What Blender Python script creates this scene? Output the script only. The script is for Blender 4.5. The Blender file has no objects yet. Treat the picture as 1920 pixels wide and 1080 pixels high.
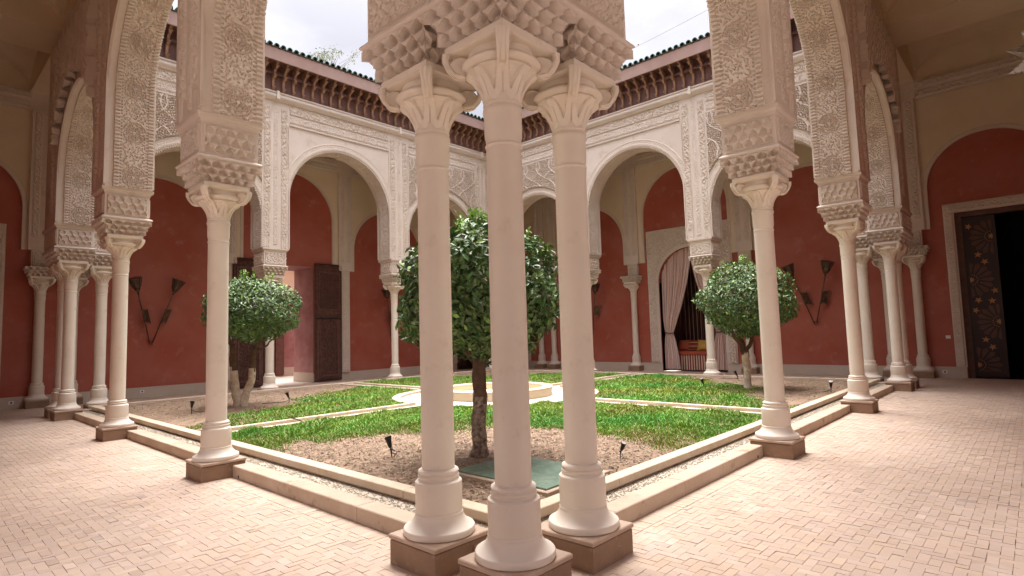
import bpy, math, random
import numpy as np
from mathutils import Vector, Matrix
R_ = math.radians
PI = math.pi
random.seed(7); rng = np.random.default_rng(7)
sc = bpy.context.scene
COL = sc.collection

# ------------------------------------------------------------------ camera
pitch, roll, yaw = 0.0802732, -0.0293748, 0.7426557
F = Vector((math.cos(yaw)*math.cos(pitch), math.sin(yaw)*math.cos(pitch), math.sin(pitch)))
Rt = Vector((math.sin(yaw), -math.cos(yaw), 0)); Up = Rt.cross(F)
R2 = Rt*math.cos(roll)+Up*math.sin(roll); U2 = -Rt*math.sin(roll)+Up*math.cos(roll)
cd = bpy.data.cameras.new("camera"); cam = bpy.data.objects.new("camera", cd); COL.objects.link(cam)
cam.matrix_world = Matrix(((R2.x, U2.x, -F.x, -2.7179), (R2.y, U2.y, -F.y, -2.53263), (R2.z, U2.z, -F.z, 1.6), (0, 0, 0, 1)))
cd.sensor_width = 36; cd.lens = 36*1069.656/1920; cd.clip_start = .05; cd.clip_end = 2000
sc.camera = cam

# ------------------------------------------------------------------ sky and sun
SUN_EL, SUN_AZ = R_(74), R_(43)
w = bpy.data.worlds.new("World"); sc.world = w; w.use_nodes = True
nt = w.node_tree; nt.nodes.clear()
out = nt.nodes.new("ShaderNodeOutputWorld"); bg = nt.nodes.new("ShaderNodeBackground")
sky = nt.nodes.new("ShaderNodeTexSky"); sky.sky_type = 'NISHITA'; sky.sun_disc = False
sky.sun_elevation = SUN_EL; sky.sun_rotation = SUN_AZ; sky.dust_density = 3.0; sky.air_density = 1.0
tc = nt.nodes.new("ShaderNodeTexCoord"); mp = nt.nodes.new("ShaderNodeMapping"); mp.inputs['Scale'].default_value = (1, 1, 2.6)
nz = nt.nodes.new("ShaderNodeTexNoise"); nz.inputs['Scale'].default_value = 2.2; nz.inputs['Detail'].default_value = 6; nz.inputs['Roughness'].default_value = .55
cr = nt.nodes.new("ShaderNodeValToRGB")
cr.color_ramp.elements[0].position = .34; cr.color_ramp.elements[0].color = (.72, .70, .74, 1)
cr.color_ramp.elements[1].position = .62; cr.color_ramp.elements[1].color = (1.12, 1.09, 1.13, 1)
mx = nt.nodes.new("ShaderNodeMix"); mx.data_type = 'RGBA'; mx.inputs[0].default_value = .96
nt.links.new(tc.outputs['Generated'], mp.inputs['Vector']); nt.links.new(mp.outputs[0], nz.inputs['Vector'])
nt.links.new(nz.outputs[0], cr.inputs[0])
# overcast: thickly veiled horizon, brightest cloud overhead
sx = nt.nodes.new("ShaderNodeSeparateXYZ"); nt.links.new(tc.outputs['Generated'], sx.inputs[0])
zc = nt.nodes.new("ShaderNodeClamp"); nt.links.new(sx.outputs[2], zc.inputs[0])
zp = nt.nodes.new("ShaderNodeMath"); zp.operation = 'POWER'; zp.inputs[1].default_value = 5.0; nt.links.new(zc.outputs[0], zp.inputs[0])
zm = nt.nodes.new("ShaderNodeMath"); zm.operation = 'MULTIPLY_ADD'; zm.inputs[1].default_value = 13.0; zm.inputs[2].default_value = .92; nt.links.new(zp.outputs[0], zm.inputs[0])
vm = nt.nodes.new("ShaderNodeVectorMath"); vm.operation = 'SCALE'; nt.links.new(cr.outputs[0], vm.inputs[0]); nt.links.new(zm.outputs[0], vm.inputs['Scale'])
nt.links.new(sky.outputs[0], mx.inputs[6]); nt.links.new(vm.outputs[0], mx.inputs[7])
nt.links.new(mx.outputs[2], bg.inputs[0]); bg.inputs[1].default_value = .12
nt.links.new(bg.outputs[0], out.inputs[0])
sl = bpy.data.lights.new("sun", 'SUN'); sl.energy = .9; sl.angle = R_(36); sl.color = (1, .96, .92)
so = bpy.data.objects.new("sun", sl); COL.objects.link(so)
# veiled sun stands high over the far corner of the court
sd = Vector((math.sin(SUN_AZ)*math.cos(SUN_EL), math.cos(SUN_AZ)*math.cos(SUN_EL), math.sin(SUN_EL)))
so.rotation_euler = sd.to_track_quat('Z', 'Y').to_euler()
sc.view_settings.view_transform = 'Standard'; sc.view_settings.look = 'None'
sc.view_settings.exposure = 2.88; sc.view_settings.gamma = 1
sc.render.film_transparent = False
cy = sc.cycles
cy.max_bounces = 12; cy.diffuse_bounces = 8; cy.glossy_bounces = 3; cy.transmission_bounces = 3; cy.transparent_max_bounces = 4
cy.caustics_reflective = False; cy.caustics_refractive = False; cy.sample_clamp_indirect = 6

# ------------------------------------------------------------------ layout constants (metres)
S, P, Q, T, WD = 14.28, 4.90, .7356, .35, 3.34
RR = S-P

# ------------------------------------------------------------------ materials
def mat(name, color, rough=.8, var=None, nscale=3., bump=0, bscale=40., spec=.4, metal=0, coat=0, attr=None, detail=6, var2=None, n2=12.):
    """principled with colour mottling (var = other colour) and a noise bump, all in object space"""
    m = bpy.data.materials.new(name); m.use_nodes = True; t = m.node_tree; b = t.nodes['Principled BSDF']
    b.inputs['Base Color'].default_value = (*color, 1); b.inputs['Roughness'].default_value = rough
    b.inputs['Specular IOR Level'].default_value = spec; b.inputs['Metallic'].default_value = metal
    b.inputs['Coat Weight'].default_value = coat
    co = t.nodes.new('ShaderNodeTexCoord'); L = t.links
    cur = None
    def noise(s, d=detail, r=.6):
        n = t.nodes.new('ShaderNodeTexNoise'); n.inputs['Scale'].default_value = s; n.inputs['Detail'].default_value = d
        n.inputs['Roughness'].default_value = r; L.new(co.outputs['Object'], n.inputs['Vector']); return n
    if var:
        n = noise(nscale); rp = t.nodes.new('ShaderNodeMapRange'); rp.inputs[1].default_value = .35; rp.inputs[2].default_value = .65
        L.new(n.outputs[0], rp.inputs[0])
        x = t.nodes.new('ShaderNodeMix'); x.data_type = 'RGBA'; x.inputs[6].default_value = (*color, 1); x.inputs[7].default_value = (*var, 1)
        L.new(rp.outputs[0], x.inputs[0]); cur = x.outputs[2]
    if var2:
        n = noise(n2); rp = t.nodes.new('ShaderNodeMapRange'); rp.inputs[1].default_value = .58; rp.inputs[2].default_value = .72
        L.new(n.outputs[0], rp.inputs[0])
        x = t.nodes.new('ShaderNodeMix'); x.data_type = 'RGBA'; x.inputs[7].default_value = (*var2, 1)
        if cur: L.new(cur, x.inputs[6])
        else: x.inputs[6].default_value = (*color, 1)
        L.new(rp.outputs[0], x.inputs[0]); cur = x.outputs[2]
    if attr:
        a = t.nodes.new('ShaderNodeAttribute'); a.attribute_name = attr
        x = t.nodes.new('ShaderNodeMix'); x.data_type = 'RGBA'; x.blend_type = 'MULTIPLY'; x.inputs[0].default_value = 1
        if cur: L.new(cur, x.inputs[6])
        else: x.inputs[6].default_value = (*color, 1)
        L.new(a.outputs['Color'], x.inputs[7]); cur = x.outputs[2]
    if cur: L.new(cur, b.inputs['Base Color'])
    if bump:
        n = noise(bscale, 5); bp = t.nodes.new('ShaderNodeBump'); bp.inputs['Strength'].default_value = bump; bp.inputs['Distance'].default_value = .01
        L.new(n.outputs[0], bp.inputs['Height']); L.new(bp.outputs[0], b.inputs['Normal'])
    return m

M = {}
M['stucco'] = mat('stucco', (.67, .585, .52), .85, var=(.62, .53, .46), nscale=1.3, bump=.25, bscale=30, var2=(.56, .455, .38), n2=4)
M['carved'] = mat('carved_stucco', (.66, .575, .505), .85, var=(.60, .51, .435), nscale=2.2, bump=.15, bscale=60)
M['marble'] = mat('cast_stone', (.745, .67, .575), .55, var=(.70, .615, .515), nscale=1.6, bump=.12, bscale=22, spec=.35, var2=(.62, .525, .43), n2=3.5)
M['plinth'] = mat('plinth_stone', (.31, .20, .13), .75, var=(.24, .15, .095), nscale=3, bump=.3, bscale=35, var2=(.42, .32, .23), n2=9)
M['slab'] = mat('slab_stone', (.50, .37, .28), .6, var=(.42, .30, .22), nscale=3, bump=.15, bscale=35)
M['curb'] = mat('curb_stone', (.53, .42, .32), .75, var=(.44, .33, .24), nscale=2, bump=.35, bscale=30, var2=(.30, .20, .13), n2=5)
M['kerb'] = mat('garden_kerb_stone', (.60, .49, .37), .8, var=(.50, .39, .28), nscale=2.3, bump=.35, bscale=30, var2=(.60, .52, .41), n2=6)
M['dado'] = mat('dado_stone', (.56, .48, .40), .6, var=(.51, .43, .35), nscale=1.5, bump=.1)
M['red'] = mat('red_tadelakt', (.36, .086, .054), .5, var=(.40, .125, .092), nscale=.8, bump=.1, bscale=12, var2=(.42, .155, .125), n2=3.1, spec=.3)
M['purple'] = mat('purple_tadelakt', (.28, .12, .115), .5, var=(.40, .22, .22), nscale=1.6, bump=.1, bscale=12, spec=.3)
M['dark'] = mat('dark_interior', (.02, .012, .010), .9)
M['wood'] = mat('carved_door_wood', (.15, .072, .055), .6, var=(.10, .045, .035), nscale=6, bump=.3, bscale=60)
M['corbel'] = mat('corbel_wood', (.35, .20, .125), .4, var=(.26, .135, .08), nscale=4, bump=.2, bscale=40, coat=.1)
M['backwood'] = mat('eave_panel_wood', (.18, .09, .075), .6, var=(.12, .055, .045), nscale=3, bump=.2, bscale=40)
M['fascia'] = mat('fascia_plaster', (.44, .31, .275), .7, var=(.37, .245, .215), nscale=1.5, bump=.2)
M['tile'] = mat('green_glazed_tile', (.012, .055, .032), .2, var=(.03, .09, .05), nscale=7, spec=.6)
M['terra'] = mat('terracotta_brick', (.545, .415, .325), .75, attr='tint', bump=.3, bscale=45, var=(.485, .36, .275), nscale=.6, var2=(.60, .48, .385), n2=1.1)
M['grout'] = mat('mortar', (.28, .20, .15), .95)
M['pebble'] = mat('pebble', (.56, .49, .40), .6, attr='tint')
M['gravelbed'] = mat('pebble_mortar', (.50, .43, .34), .9, bump=.6, bscale=60)
M['white'] = mat('pale_paving', (.50, .44, .36), .7, var=(.43, .37, .30), nscale=3, bump=.4, bscale=60)
M['soil'] = mat('soil', (.29, .20, .135), .95, var=(.18, .115, .075), nscale=5, bump=1., bscale=25, var2=(.36, .27, .19), n2=14)
M['grass'] = mat('grass_blade', (.165, .33, .05), .55, attr='tint', spec=.25)
M['litter'] = mat('dry_leaf', (.30, .205, .135), .8, attr='tint')
M['leaf'] = mat('citrus_leaf', (.085, .165, .042), .42, attr='tint', spec=.5)
M['farleaf'] = mat('pale_leaf', (.16, .20, .085), .7, attr='tint')
M['bark'] = mat('bark', (.085, .05, .032), .9, var=(.15, .09, .06), nscale=9, bump=.8, bscale=35)
M['lime'] = mat('limewashed_bark', (.68, .60, .50), .9, var=(.50, .40, .31), nscale=9, bump=.8, bscale=30, var2=(.12, .07, .045), n2=14)
M['limeworn'] = mat('worn_limewash_bark', (.36, .29, .23), .9, var=(.10, .06, .04), nscale=22, bump=.8, bscale=30, var2=(.55, .48, .40), n2=16)
M['bronze'] = mat('aged_bronze', (.17, .115, .075), .35, var=(.08, .052, .035), nscale=14, metal=.65, bump=.3, bscale=50)
M['iron'] = mat('black_plastic', (.012, .012, .012), .45)
M['outer'] = mat('pale_bounce_ground', (.50, .44, .36), .9, var=(.42, .36, .29), nscale=.8, bump=.5, bscale=30)  # unseen ground outside, made pale to bounce light in through the added openings
M['silver'] = mat('pierced_silver', (.42, .40, .37), .3, var=(.35, .33, .30), nscale=20, metal=.9, bump=.6, bscale=70)
M['cover'] = mat('green_cover', (.12, .20, .145), .6, var=(.20, .27, .20), nscale=12, bump=.5, bscale=40, var2=(.32, .30, .22), n2=25)
M['gold'] = mat('gold_satin', (.55, .33, .07), .4, var=(.42, .23, .04), nscale=6)
M['seat'] = mat('orange_red_cushion', (.42, .085, .035), .7, var=(.34, .06, .03), nscale=4)
M['plastic'] = mat('white_plastic', (.8, .78, .74), .4)
M['cream'] = mat('cream_plaster', (.72, .61, .45), .85, var=(.67, .56, .40), nscale=1.3, bump=.2)
M['starwood'] = mat('inlaid_dark_wood', (.030, .013, .011), .45, var=(.035, .013, .011), nscale=6, bump=.2)
M['petalwood'] = mat('polished_petal_wood', (.125, .048, .035), .4, var=(.08, .03, .022), nscale=9)
M['inlay'] = mat('pale_wood_inlay', (.42, .19, .075), .5)

def stripes(name, cols, period, axis='X', rough=.85):
    m = bpy.data.materials.new(name); m.use_nodes = True; t = m.node_tree; b = t.nodes['Principled BSDF']; L = t.links
    a = t.nodes.new('ShaderNodeUVMap'); s = t.nodes.new('ShaderNodeSeparateXYZ'); L.new(a.outputs[0], s.inputs[0])
    mu = t.nodes.new('ShaderNodeMath'); mu.operation = 'MULTIPLY'; mu.inputs[1].default_value = 1/period; L.new(s.outputs[axis], mu.inputs[0])
    fr = t.nodes.new('ShaderNodeMath'); fr.operation = 'FRACT'; L.new(mu.outputs[0], fr.inputs[0])
    r = t.nodes.new('ShaderNodeValToRGB'); r.color_ramp.interpolation = 'CONSTANT'; L.new(fr.outputs[0], r.inputs[0])
    e = r.color_ramp.elements
    while len(e) < len(cols): e.new(.5)
    pos = 0
    for k, (wd, c) in enumerate(cols):
        e[k].position = pos; e[k].color = (*c, 1); pos += wd
    L.new(r.outputs[0], b.inputs['Base Color']); b.inputs['Roughness'].default_value = rough
    b.inputs['Specular IOR Level'].default_value = .1
    return m
M['curtain'] = stripes('striped_curtain', [(.30, (.80, .66, .60)), (.09, (.12, .07, .07)), (.14, (.80, .68, .62)), (.12, (.50, .17, .15)), (.15, (.82, .70, .63)), (.09, (.16, .10, .10)), (.11, (.62, .36, .31))], .115)
M['darkstripe'] = stripes('striped_hanging', [(.38, (.08, .028, .025)), (.2, (.42, .30, .25)), (.24, (.05, .02, .02)), (.18, (.33, .12, .09))], .16)
M['skirt'] = stripes('striped_bench_skirt', [(.45, (.62, .48, .38)), (.25, (.07, .03, .03)), (.30, (.36, .08, .05))], .10)
M['pillowstripe'] = stripes('striped_pillow', [(.3, (.28, .04, .03)), (.2, (.05, .02, .02)), (.2, (.5, .3, .12)), (.3, (.16, .04, .04))], .14, 'Y')

# ------------------------------------------------------------------ mesh helpers
class MB:
    def __init__(s): s.v = []; s.f = []; s.n = 0; s.m = []; s.mi = 0
    def add(s, verts, faces):
        verts = np.asarray(verts, float).reshape(-1, 3); o = s.n
        s.v.append(verts); s.n += len(verts)
        s.f += [tuple(i+o for i in f) for f in faces]; s.m += [s.mi]*len(faces); return o
    def box(s, x0, x1, y0, y1, z0, z1):
        v = [(x, y, z) for z in (z0, z1) for y in (y0, y1) for x in (x0, x1)]
        s.add(v, [(0, 2, 3, 1), (4, 5, 7, 6), (0, 1, 5, 4), (2, 6, 7, 3), (0, 4, 6, 2), (1, 3, 7, 5)])
    def bbox(s, x0, x1, y0, y1, z0, z1, b=.01):   # box with bevelled top/bottom/vertical edges (ring profile)
        rings = [(z0, 0), (z1-b, 0), (z1, b)]
        vs = []; fs = []
        for z, i in rings:
            c = b*.6
            pts = [(x0+i+c, y0+i), (x1-i-c, y0+i), (x1-i, y0+i+c), (x1-i, y1-i-c), (x1-i-c, y1-i), (x0+i+c, y1-i), (x0+i, y1-i-c), (x0+i, y0+i+c)]
            vs += [(a, d, z) for a, d in pts]
        for k in range(2):
            for j in range(8): fs.append((k*8+j, k*8+(j+1) % 8, k*8+8+(j+1) % 8, k*8+8+j))
        fs.append(tuple(range(16, 24))); fs.append(tuple(range(7, -1, -1)))
        s.add(vs, fs)
    def lathe(s, prof, cx=0, cy=0, n=40, capb=True, capt=True, disp=None):
        vs = []; fs = []
        for i, (r, z) in enumerate(prof):
            for j in range(n):
                a = 2*PI*j/n; rr = r+(disp(a, z, i) if disp else 0)
                vs.append((cx+rr*math.cos(a), cy+rr*math.sin(a), z))
        for i in range(len(prof)-1):
            for j in range(n): fs.append((i*n+j, i*n+(j+1) % n, (i+1)*n+(j+1) % n, (i+1)*n+j))
        if capb: fs.append(tuple(range(n-1, -1, -1)))
        if capt: fs.append(tuple(range((len(prof)-1)*n, len(prof)*n)))
        s.add(vs, fs)
    def tube(s, pts, r, n=8, caps=True):
        pts = [Vector(p) for p in pts]; rs = r if isinstance(r, (list, tuple)) else [r]*len(pts)
        vs = []; fs = []; prev = None
        for i, p in enumerate(pts):
            d = (pts[min(i+1, len(pts)-1)]-pts[max(i-1, 0)]).normalized()
            if prev is None: a = d.orthogonal().normalized()
            else: a = (prev-d*prev.dot(d)).normalized()
            prev = a; b = d.cross(a)
            for j in range(n):
                t = 2*PI*j/n; q = p+(a*math.cos(t)+b*math.sin(t))*rs[i]; vs.append(tuple(q))
        for i in range(len(pts)-1):
            for j in range(n): fs.append((i*n+j, i*n+(j+1) % n, (i+1)*n+(j+1) % n, (i+1)*n+j))
        if caps: fs.append(tuple(range(n-1, -1, -1))); fs.append(tuple(range((len(pts)-1)*n, len(pts)*n)))
        s.add(vs, fs)
    def grid(s, X, Y, Z, keep=None):
        nu, nv = X.shape; o = s.n
        s.v.append(np.stack([X.ravel(), Y.ravel(), Z.ravel()], 1)); s.n += nu*nv
        for i in range(nu-1):
            for j in range(nv-1):
                if keep is not None and not (keep[i, j] and keep[i+1, j] and keep[i, j+1] and keep[i+1, j+1]): continue
                a = o+i*nv+j; s.f.append((a, a+nv, a+nv+1, a+1)); s.m.append(s.mi)
    def poly_extrude(s, pts, c0, c1, axis='Y'):
        """outline pts (u,z) extruded along the local court axis from c0 to c1"""
        from mathutils.geometry import tessellate_polygon
        n = len(pts); tris = tessellate_polygon([[Vector((u, z, 0)) for u, z in pts]])
        def mk(c): return [(u, c, z) if axis == 'Y' else ((c, u, z) if axis == 'X' else (u, z, c)) for u, z in pts]
        vs = mk(c0)+mk(c1); fs = [tuple(t) for t in tris]+[tuple(n+i for i in reversed(t)) for t in tris]
        fs += [(i, (i+1) % n, n+(i+1) % n, n+i) for i in range(n)]
        s.add(vs, fs)
    def build(s, name, material, parent=None, smooth=False, sharp=None, fix=True, uv=None, tint=None):
        me = bpy.data.meshes.new(name)
        V = np.concatenate(s.v) if s.v else np.zeros((0, 3))
        me.from_pydata(V.tolist(), [], s.f)
        mats = material if isinstance(material, list) else [material]
        for m in mats: me.materials.append(m)
        if len(mats) > 1: me.polygons.foreach_set('material_index', s.m)
        me.validate(clean_customdata=False)
        if fix:
            import bmesh
            bm = bmesh.new(); bm.from_mesh(me); bmesh.ops.recalc_face_normals(bm, faces=bm.faces)
            bm.to_mesh(me); bm.free()
        if smooth:
            me.polygons.foreach_set('use_smooth', [True]*len(me.polygons))
            if sharp:
                try: me.set_sharp_from_angle(angle=R_(sharp))
                except Exception: pass
        if uv is not None:
            ul = me.uv_layers.new(name='UVMap'); li = np.zeros(len(me.loops), np.int32); me.loops.foreach_get('vertex_index', li)
            ul.data.foreach_set('uv', np.asarray(uv)[li].astype(np.float32).ravel())
        if tint is not None:
            at = me.color_attributes.new('tint', 'FLOAT_COLOR', 'POINT')
            c = np.ones((len(me.vertices), 4), np.float32); c[:, :3] = np.asarray(tint)[:len(me.vertices)]
            at.data.foreach_set('color', c.ravel())
        me.update()
        return link(bpy.data.objects.new(name, me), parent)
def link(o, parent=None):
    COL.objects.link(o)
    if parent: o.parent = parent
    return o
def fast(name, V, Fc, material, parent=None, tint=None, smooth=False):
    """mesh from numpy; Fc (n,k) equal sized faces; tint per vertex"""
    me = bpy.data.meshes.new(name); V = np.asarray(V, np.float32); Fc = np.asarray(Fc, np.int32); k = Fc.shape[1]
    me.vertices.add(len(V)); me.vertices.foreach_set('co', V.ravel())
    me.loops.add(Fc.size); me.loops.foreach_set('vertex_index', Fc.ravel())
    me.polygons.add(len(Fc)); me.polygons.foreach_set('loop_start', np.arange(0, Fc.size, k, dtype=np.int32))
    try: me.polygons.foreach_set('loop_total', np.full(len(Fc), k, np.int32))
    except Exception: pass
    me.update(calc_edges=True); me.validate(clean_customdata=False)
    me.polygons.foreach_set('use_smooth', [smooth]*len(me.polygons))
    me.materials.append(material)
    if tint is not None:
        at = me.color_attributes.new('tint', 'FLOAT_COLOR', 'POINT')
        c = np.ones((len(V), 4), np.float32); c[:, :3] = tint; at.data.foreach_set('color', c.ravel())
    return link(bpy.data.objects.new(name, me), parent)
def tag(o, label=None, cat=None, group=None, kind=None):
    if label: o['label'] = label
    if cat: o['category'] = cat
    if group: o['group'] = group
    o['kind'] = kind or 'thing'
    return o
def empty(name, loc, rz=0):
    o = bpy.data.objects.new(name, None); o.location = loc; o.rotation_euler = (0, 0, rz); o.empty_display_size = .2; return link(o)
CH = {}
def kids(o):
    return [c for c in COL.objects if c.parent == o]
def copy_tree(o, parent=None):
    c = o.copy(); COL.objects.link(c)
    for k in ('label',):
        if parent is None and k in c: del c[k]
    if parent: c.parent = parent
    for ch in kids(o): copy_tree(ch, c)
    return c

# ------------------------------------------------------------------ ornament height fields (values 0..1)
def sm(x, a, b): t = np.clip((x-a)/(b-a), 0, 1); return t*t*(3-2*t)
def vines(u, v, s):
    """leafy cells parted by thin deep grooves"""
    f = np.sin(s*u+1.3*np.sin(s*.55*v+.6))+np.sin(s*v+1.3*np.sin(s*.6*u))
    g = np.sin(s*.52*(u+v)+1.1*np.sin(s*.45*(u-v)))-np.sin(s*.52*(u-v)+1.1*np.sin(s*.4*(u+v)))
    return np.minimum(sm(np.abs(f), .10, .42), .35+.65*sm(np.abs(g), .06, .26))
def rosette(u, v, r0):
    r = np.hypot(u, v)/r0; th = np.arctan2(v, u)
    h = np.where(r < .16, .9, 0.)
    h = np.where((r >= .20) & (r < .50), sm(np.cos(16*th), -.45, .05), h)
    h = np.where((r >= .55) & (r < .64), 1, h)
    edge = .90+.05*np.cos(8*th)
    h = np.where((r >= .69) & (r < edge-.08), sm(np.cos(12*th+np.where(r > .78, PI/2, 0)), -.5, 0), h)
    h = np.where((r >= edge-.05) & (r < edge+.06), 1, h)
    return h, r
def soffit_fn(s, c, c0=-.17, c1=.27):
    """s along the intrados, c across it: cogged edges, beaded borders, medallions in arabesque"""
    mid = (c0+c1)/2; hw = (c1-c0)/2; x = np.abs(c-mid)/hw; per = .40
    sv = (s % per)-per/2
    ro, r = rosette(sv, c-mid, hw*.80)
    h = np.where(r < .97, ro, np.where(r < 1.06, 0, vines(s, c-mid, 62)))
    alt = (np.floor(s/per) % 2) == 0
    th = np.arctan2(sv, c-mid); rr = np.hypot(sv, c-mid)/(hw*.80); lob = .86+.13*np.cos(4*th)
    h2 = np.where(np.abs(rr-lob) < .06, 1, np.where(rr < lob-.06, np.where(np.abs(rr-.42) < .05, 1, vines(s-.03, c-mid, 84)), vines(s, c-mid, 62)))
    h = np.where(alt, h, h2)
    h = np.where(x > .82, sm(np.sin(s*PI/.028)*np.sign(c-mid)+.6, .1, .5), h)
    h = np.where((x > .78) & (x < .83), 1., h)
    h = np.where((x > .96), 1., h)
    cog = sm(np.sin(s*2*PI/.062), -.5, -.1)*1.3+.1
    return np.where(x > 1.0, cog, h)
def band_fn(u, v, W, s=70, edge=.022):
    e = np.minimum(u, W-u); s = s*.62
    return np.where(e < edge, 1.2, np.where(e < edge*1.9, .0, vines(u, v, s)))
def kufic_fn(u, v, W, s=60, edge=.02):
    e = np.minimum(u, W-u)
    a = (np.abs(((v*5.2+.35*np.sin(v*7)) % 1)-.5) < .17) & (u > W*.2) & (u < W*(.62+.2*np.sin(v*11)))
    b = np.abs(u-W*.27-.012*np.sin(v*23)) < W*.075
    x = np.where(a | b, 1., vines(u, v, 52)*.62)
    return np.where(e < edge, 1.2, np.where(e < edge*1.9, .0, x))
def lattice_fn(u, v, s=14.):
    """pierced sebka: an ogee net of curling stems with small dark openings"""
    k = 2*PI/.62
    a = np.abs(np.sin(k*u*.5+.9*np.sin(k*v*.5)+k*v*.35)); b = np.abs(np.sin(k*u*.5-.9*np.sin(k*v*.5)-k*v*.35))
    rib = 1-sm(np.minimum(a, b), .10, .17)
    f = np.sin(2*PI*u/.125+1.3*np.sin(v*21))*np.sin(2*PI*v/.135+1.3*np.sin(u*19))
    return np.maximum(rib*1.1, .85*(1-sm(np.abs(f), .36, .60)))
def scales_fn(u, v):
    """inner sebka: upright lozenge openings between thick hanging scales"""
    pu, pv = .40, .58
    row = np.floor(v/pv*2); vv = (v/pv) % 1
    def loz(uu, vv): return 1-sm(np.abs(uu)/.30+np.abs(vv-.5)/.46, .62, .92)
    l1 = loz((u/pu) % 1-.5, vv); l2 = loz((u/pu+.5) % 1-.5, (v/pv+.5) % 1)
    return np.clip(1-1.15*np.maximum(l1, l2), .0, 1)*(.80+.20*((v/pv*2) % 1))

def relief_flat(mb, u0, u1, z0, z1, c, dirn, depth, fn, res=.02, mask=None, skirt=True):
    """panel in the plane c, facing dirn (+1/-1) along the court axis"""
    nu = max(3, int((u1-u0)/res)+1); nz_ = max(3, int((z1-z0)/res)+1)
    U, Z = np.meshgrid(np.linspace(u0, u1, nu), np.linspace(z0, z1, nz_), indexing='ij')
    H = fn(U, Z)*depth
    if skirt:
        H[0, :] = H[-1, :] = -.02; H[:, 0] = H[:, -1] = -.02
    keep = None
    if mask is not None:
        keep = mask(U, Z)
    mb.grid(U, c+dirn*H, Z, keep)

# ------------------------------------------------------------------ arcade geometry
WH = (RR-P)/2-.40; WCZ = 7.72-WH; WC = (P+RR)/2            # wide arch
N0, N1 = RR+.40, S-Q-.40; NH = (N1-N0)/2; NC1 = (N0+N1)/2; NC0 = S-NC1; NCZ = 6.95-NH   # narrow arches
ZS = 4.33
def arch_pts(cu, half, cz, n=36):
    """opening outline from right foot over the crown to the left foot, going -u"""
    pts = [(cu+half, ZS)]
    for i in range(n+1):
        a = PI*i/n; pts.append((cu+half*math.cos(a), cz+half*math.sin(a)))
    pts.append((cu-half, ZS)); return pts
ARCHES = [(NC0, NH, NCZ), (WC, WH, WCZ), (NC1, NH, NCZ)]
def off(mb):      # shift u so that the side's root sits at its middle
    for v in mb.v: v[:, 0] -= S/2
    return mb

SIDE_LABEL = [
 ('near right arcade, running off from the front trio to the right', 'arcade'),
 ('far right arcade of the court, its wide arch framing the curtained alcove', 'arcade'),
 ('far left arcade of the court, its wide arch framing the open double door', 'arcade'),
 ('near left arcade, running off from the front trio to the left', 'arcade')]

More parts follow.
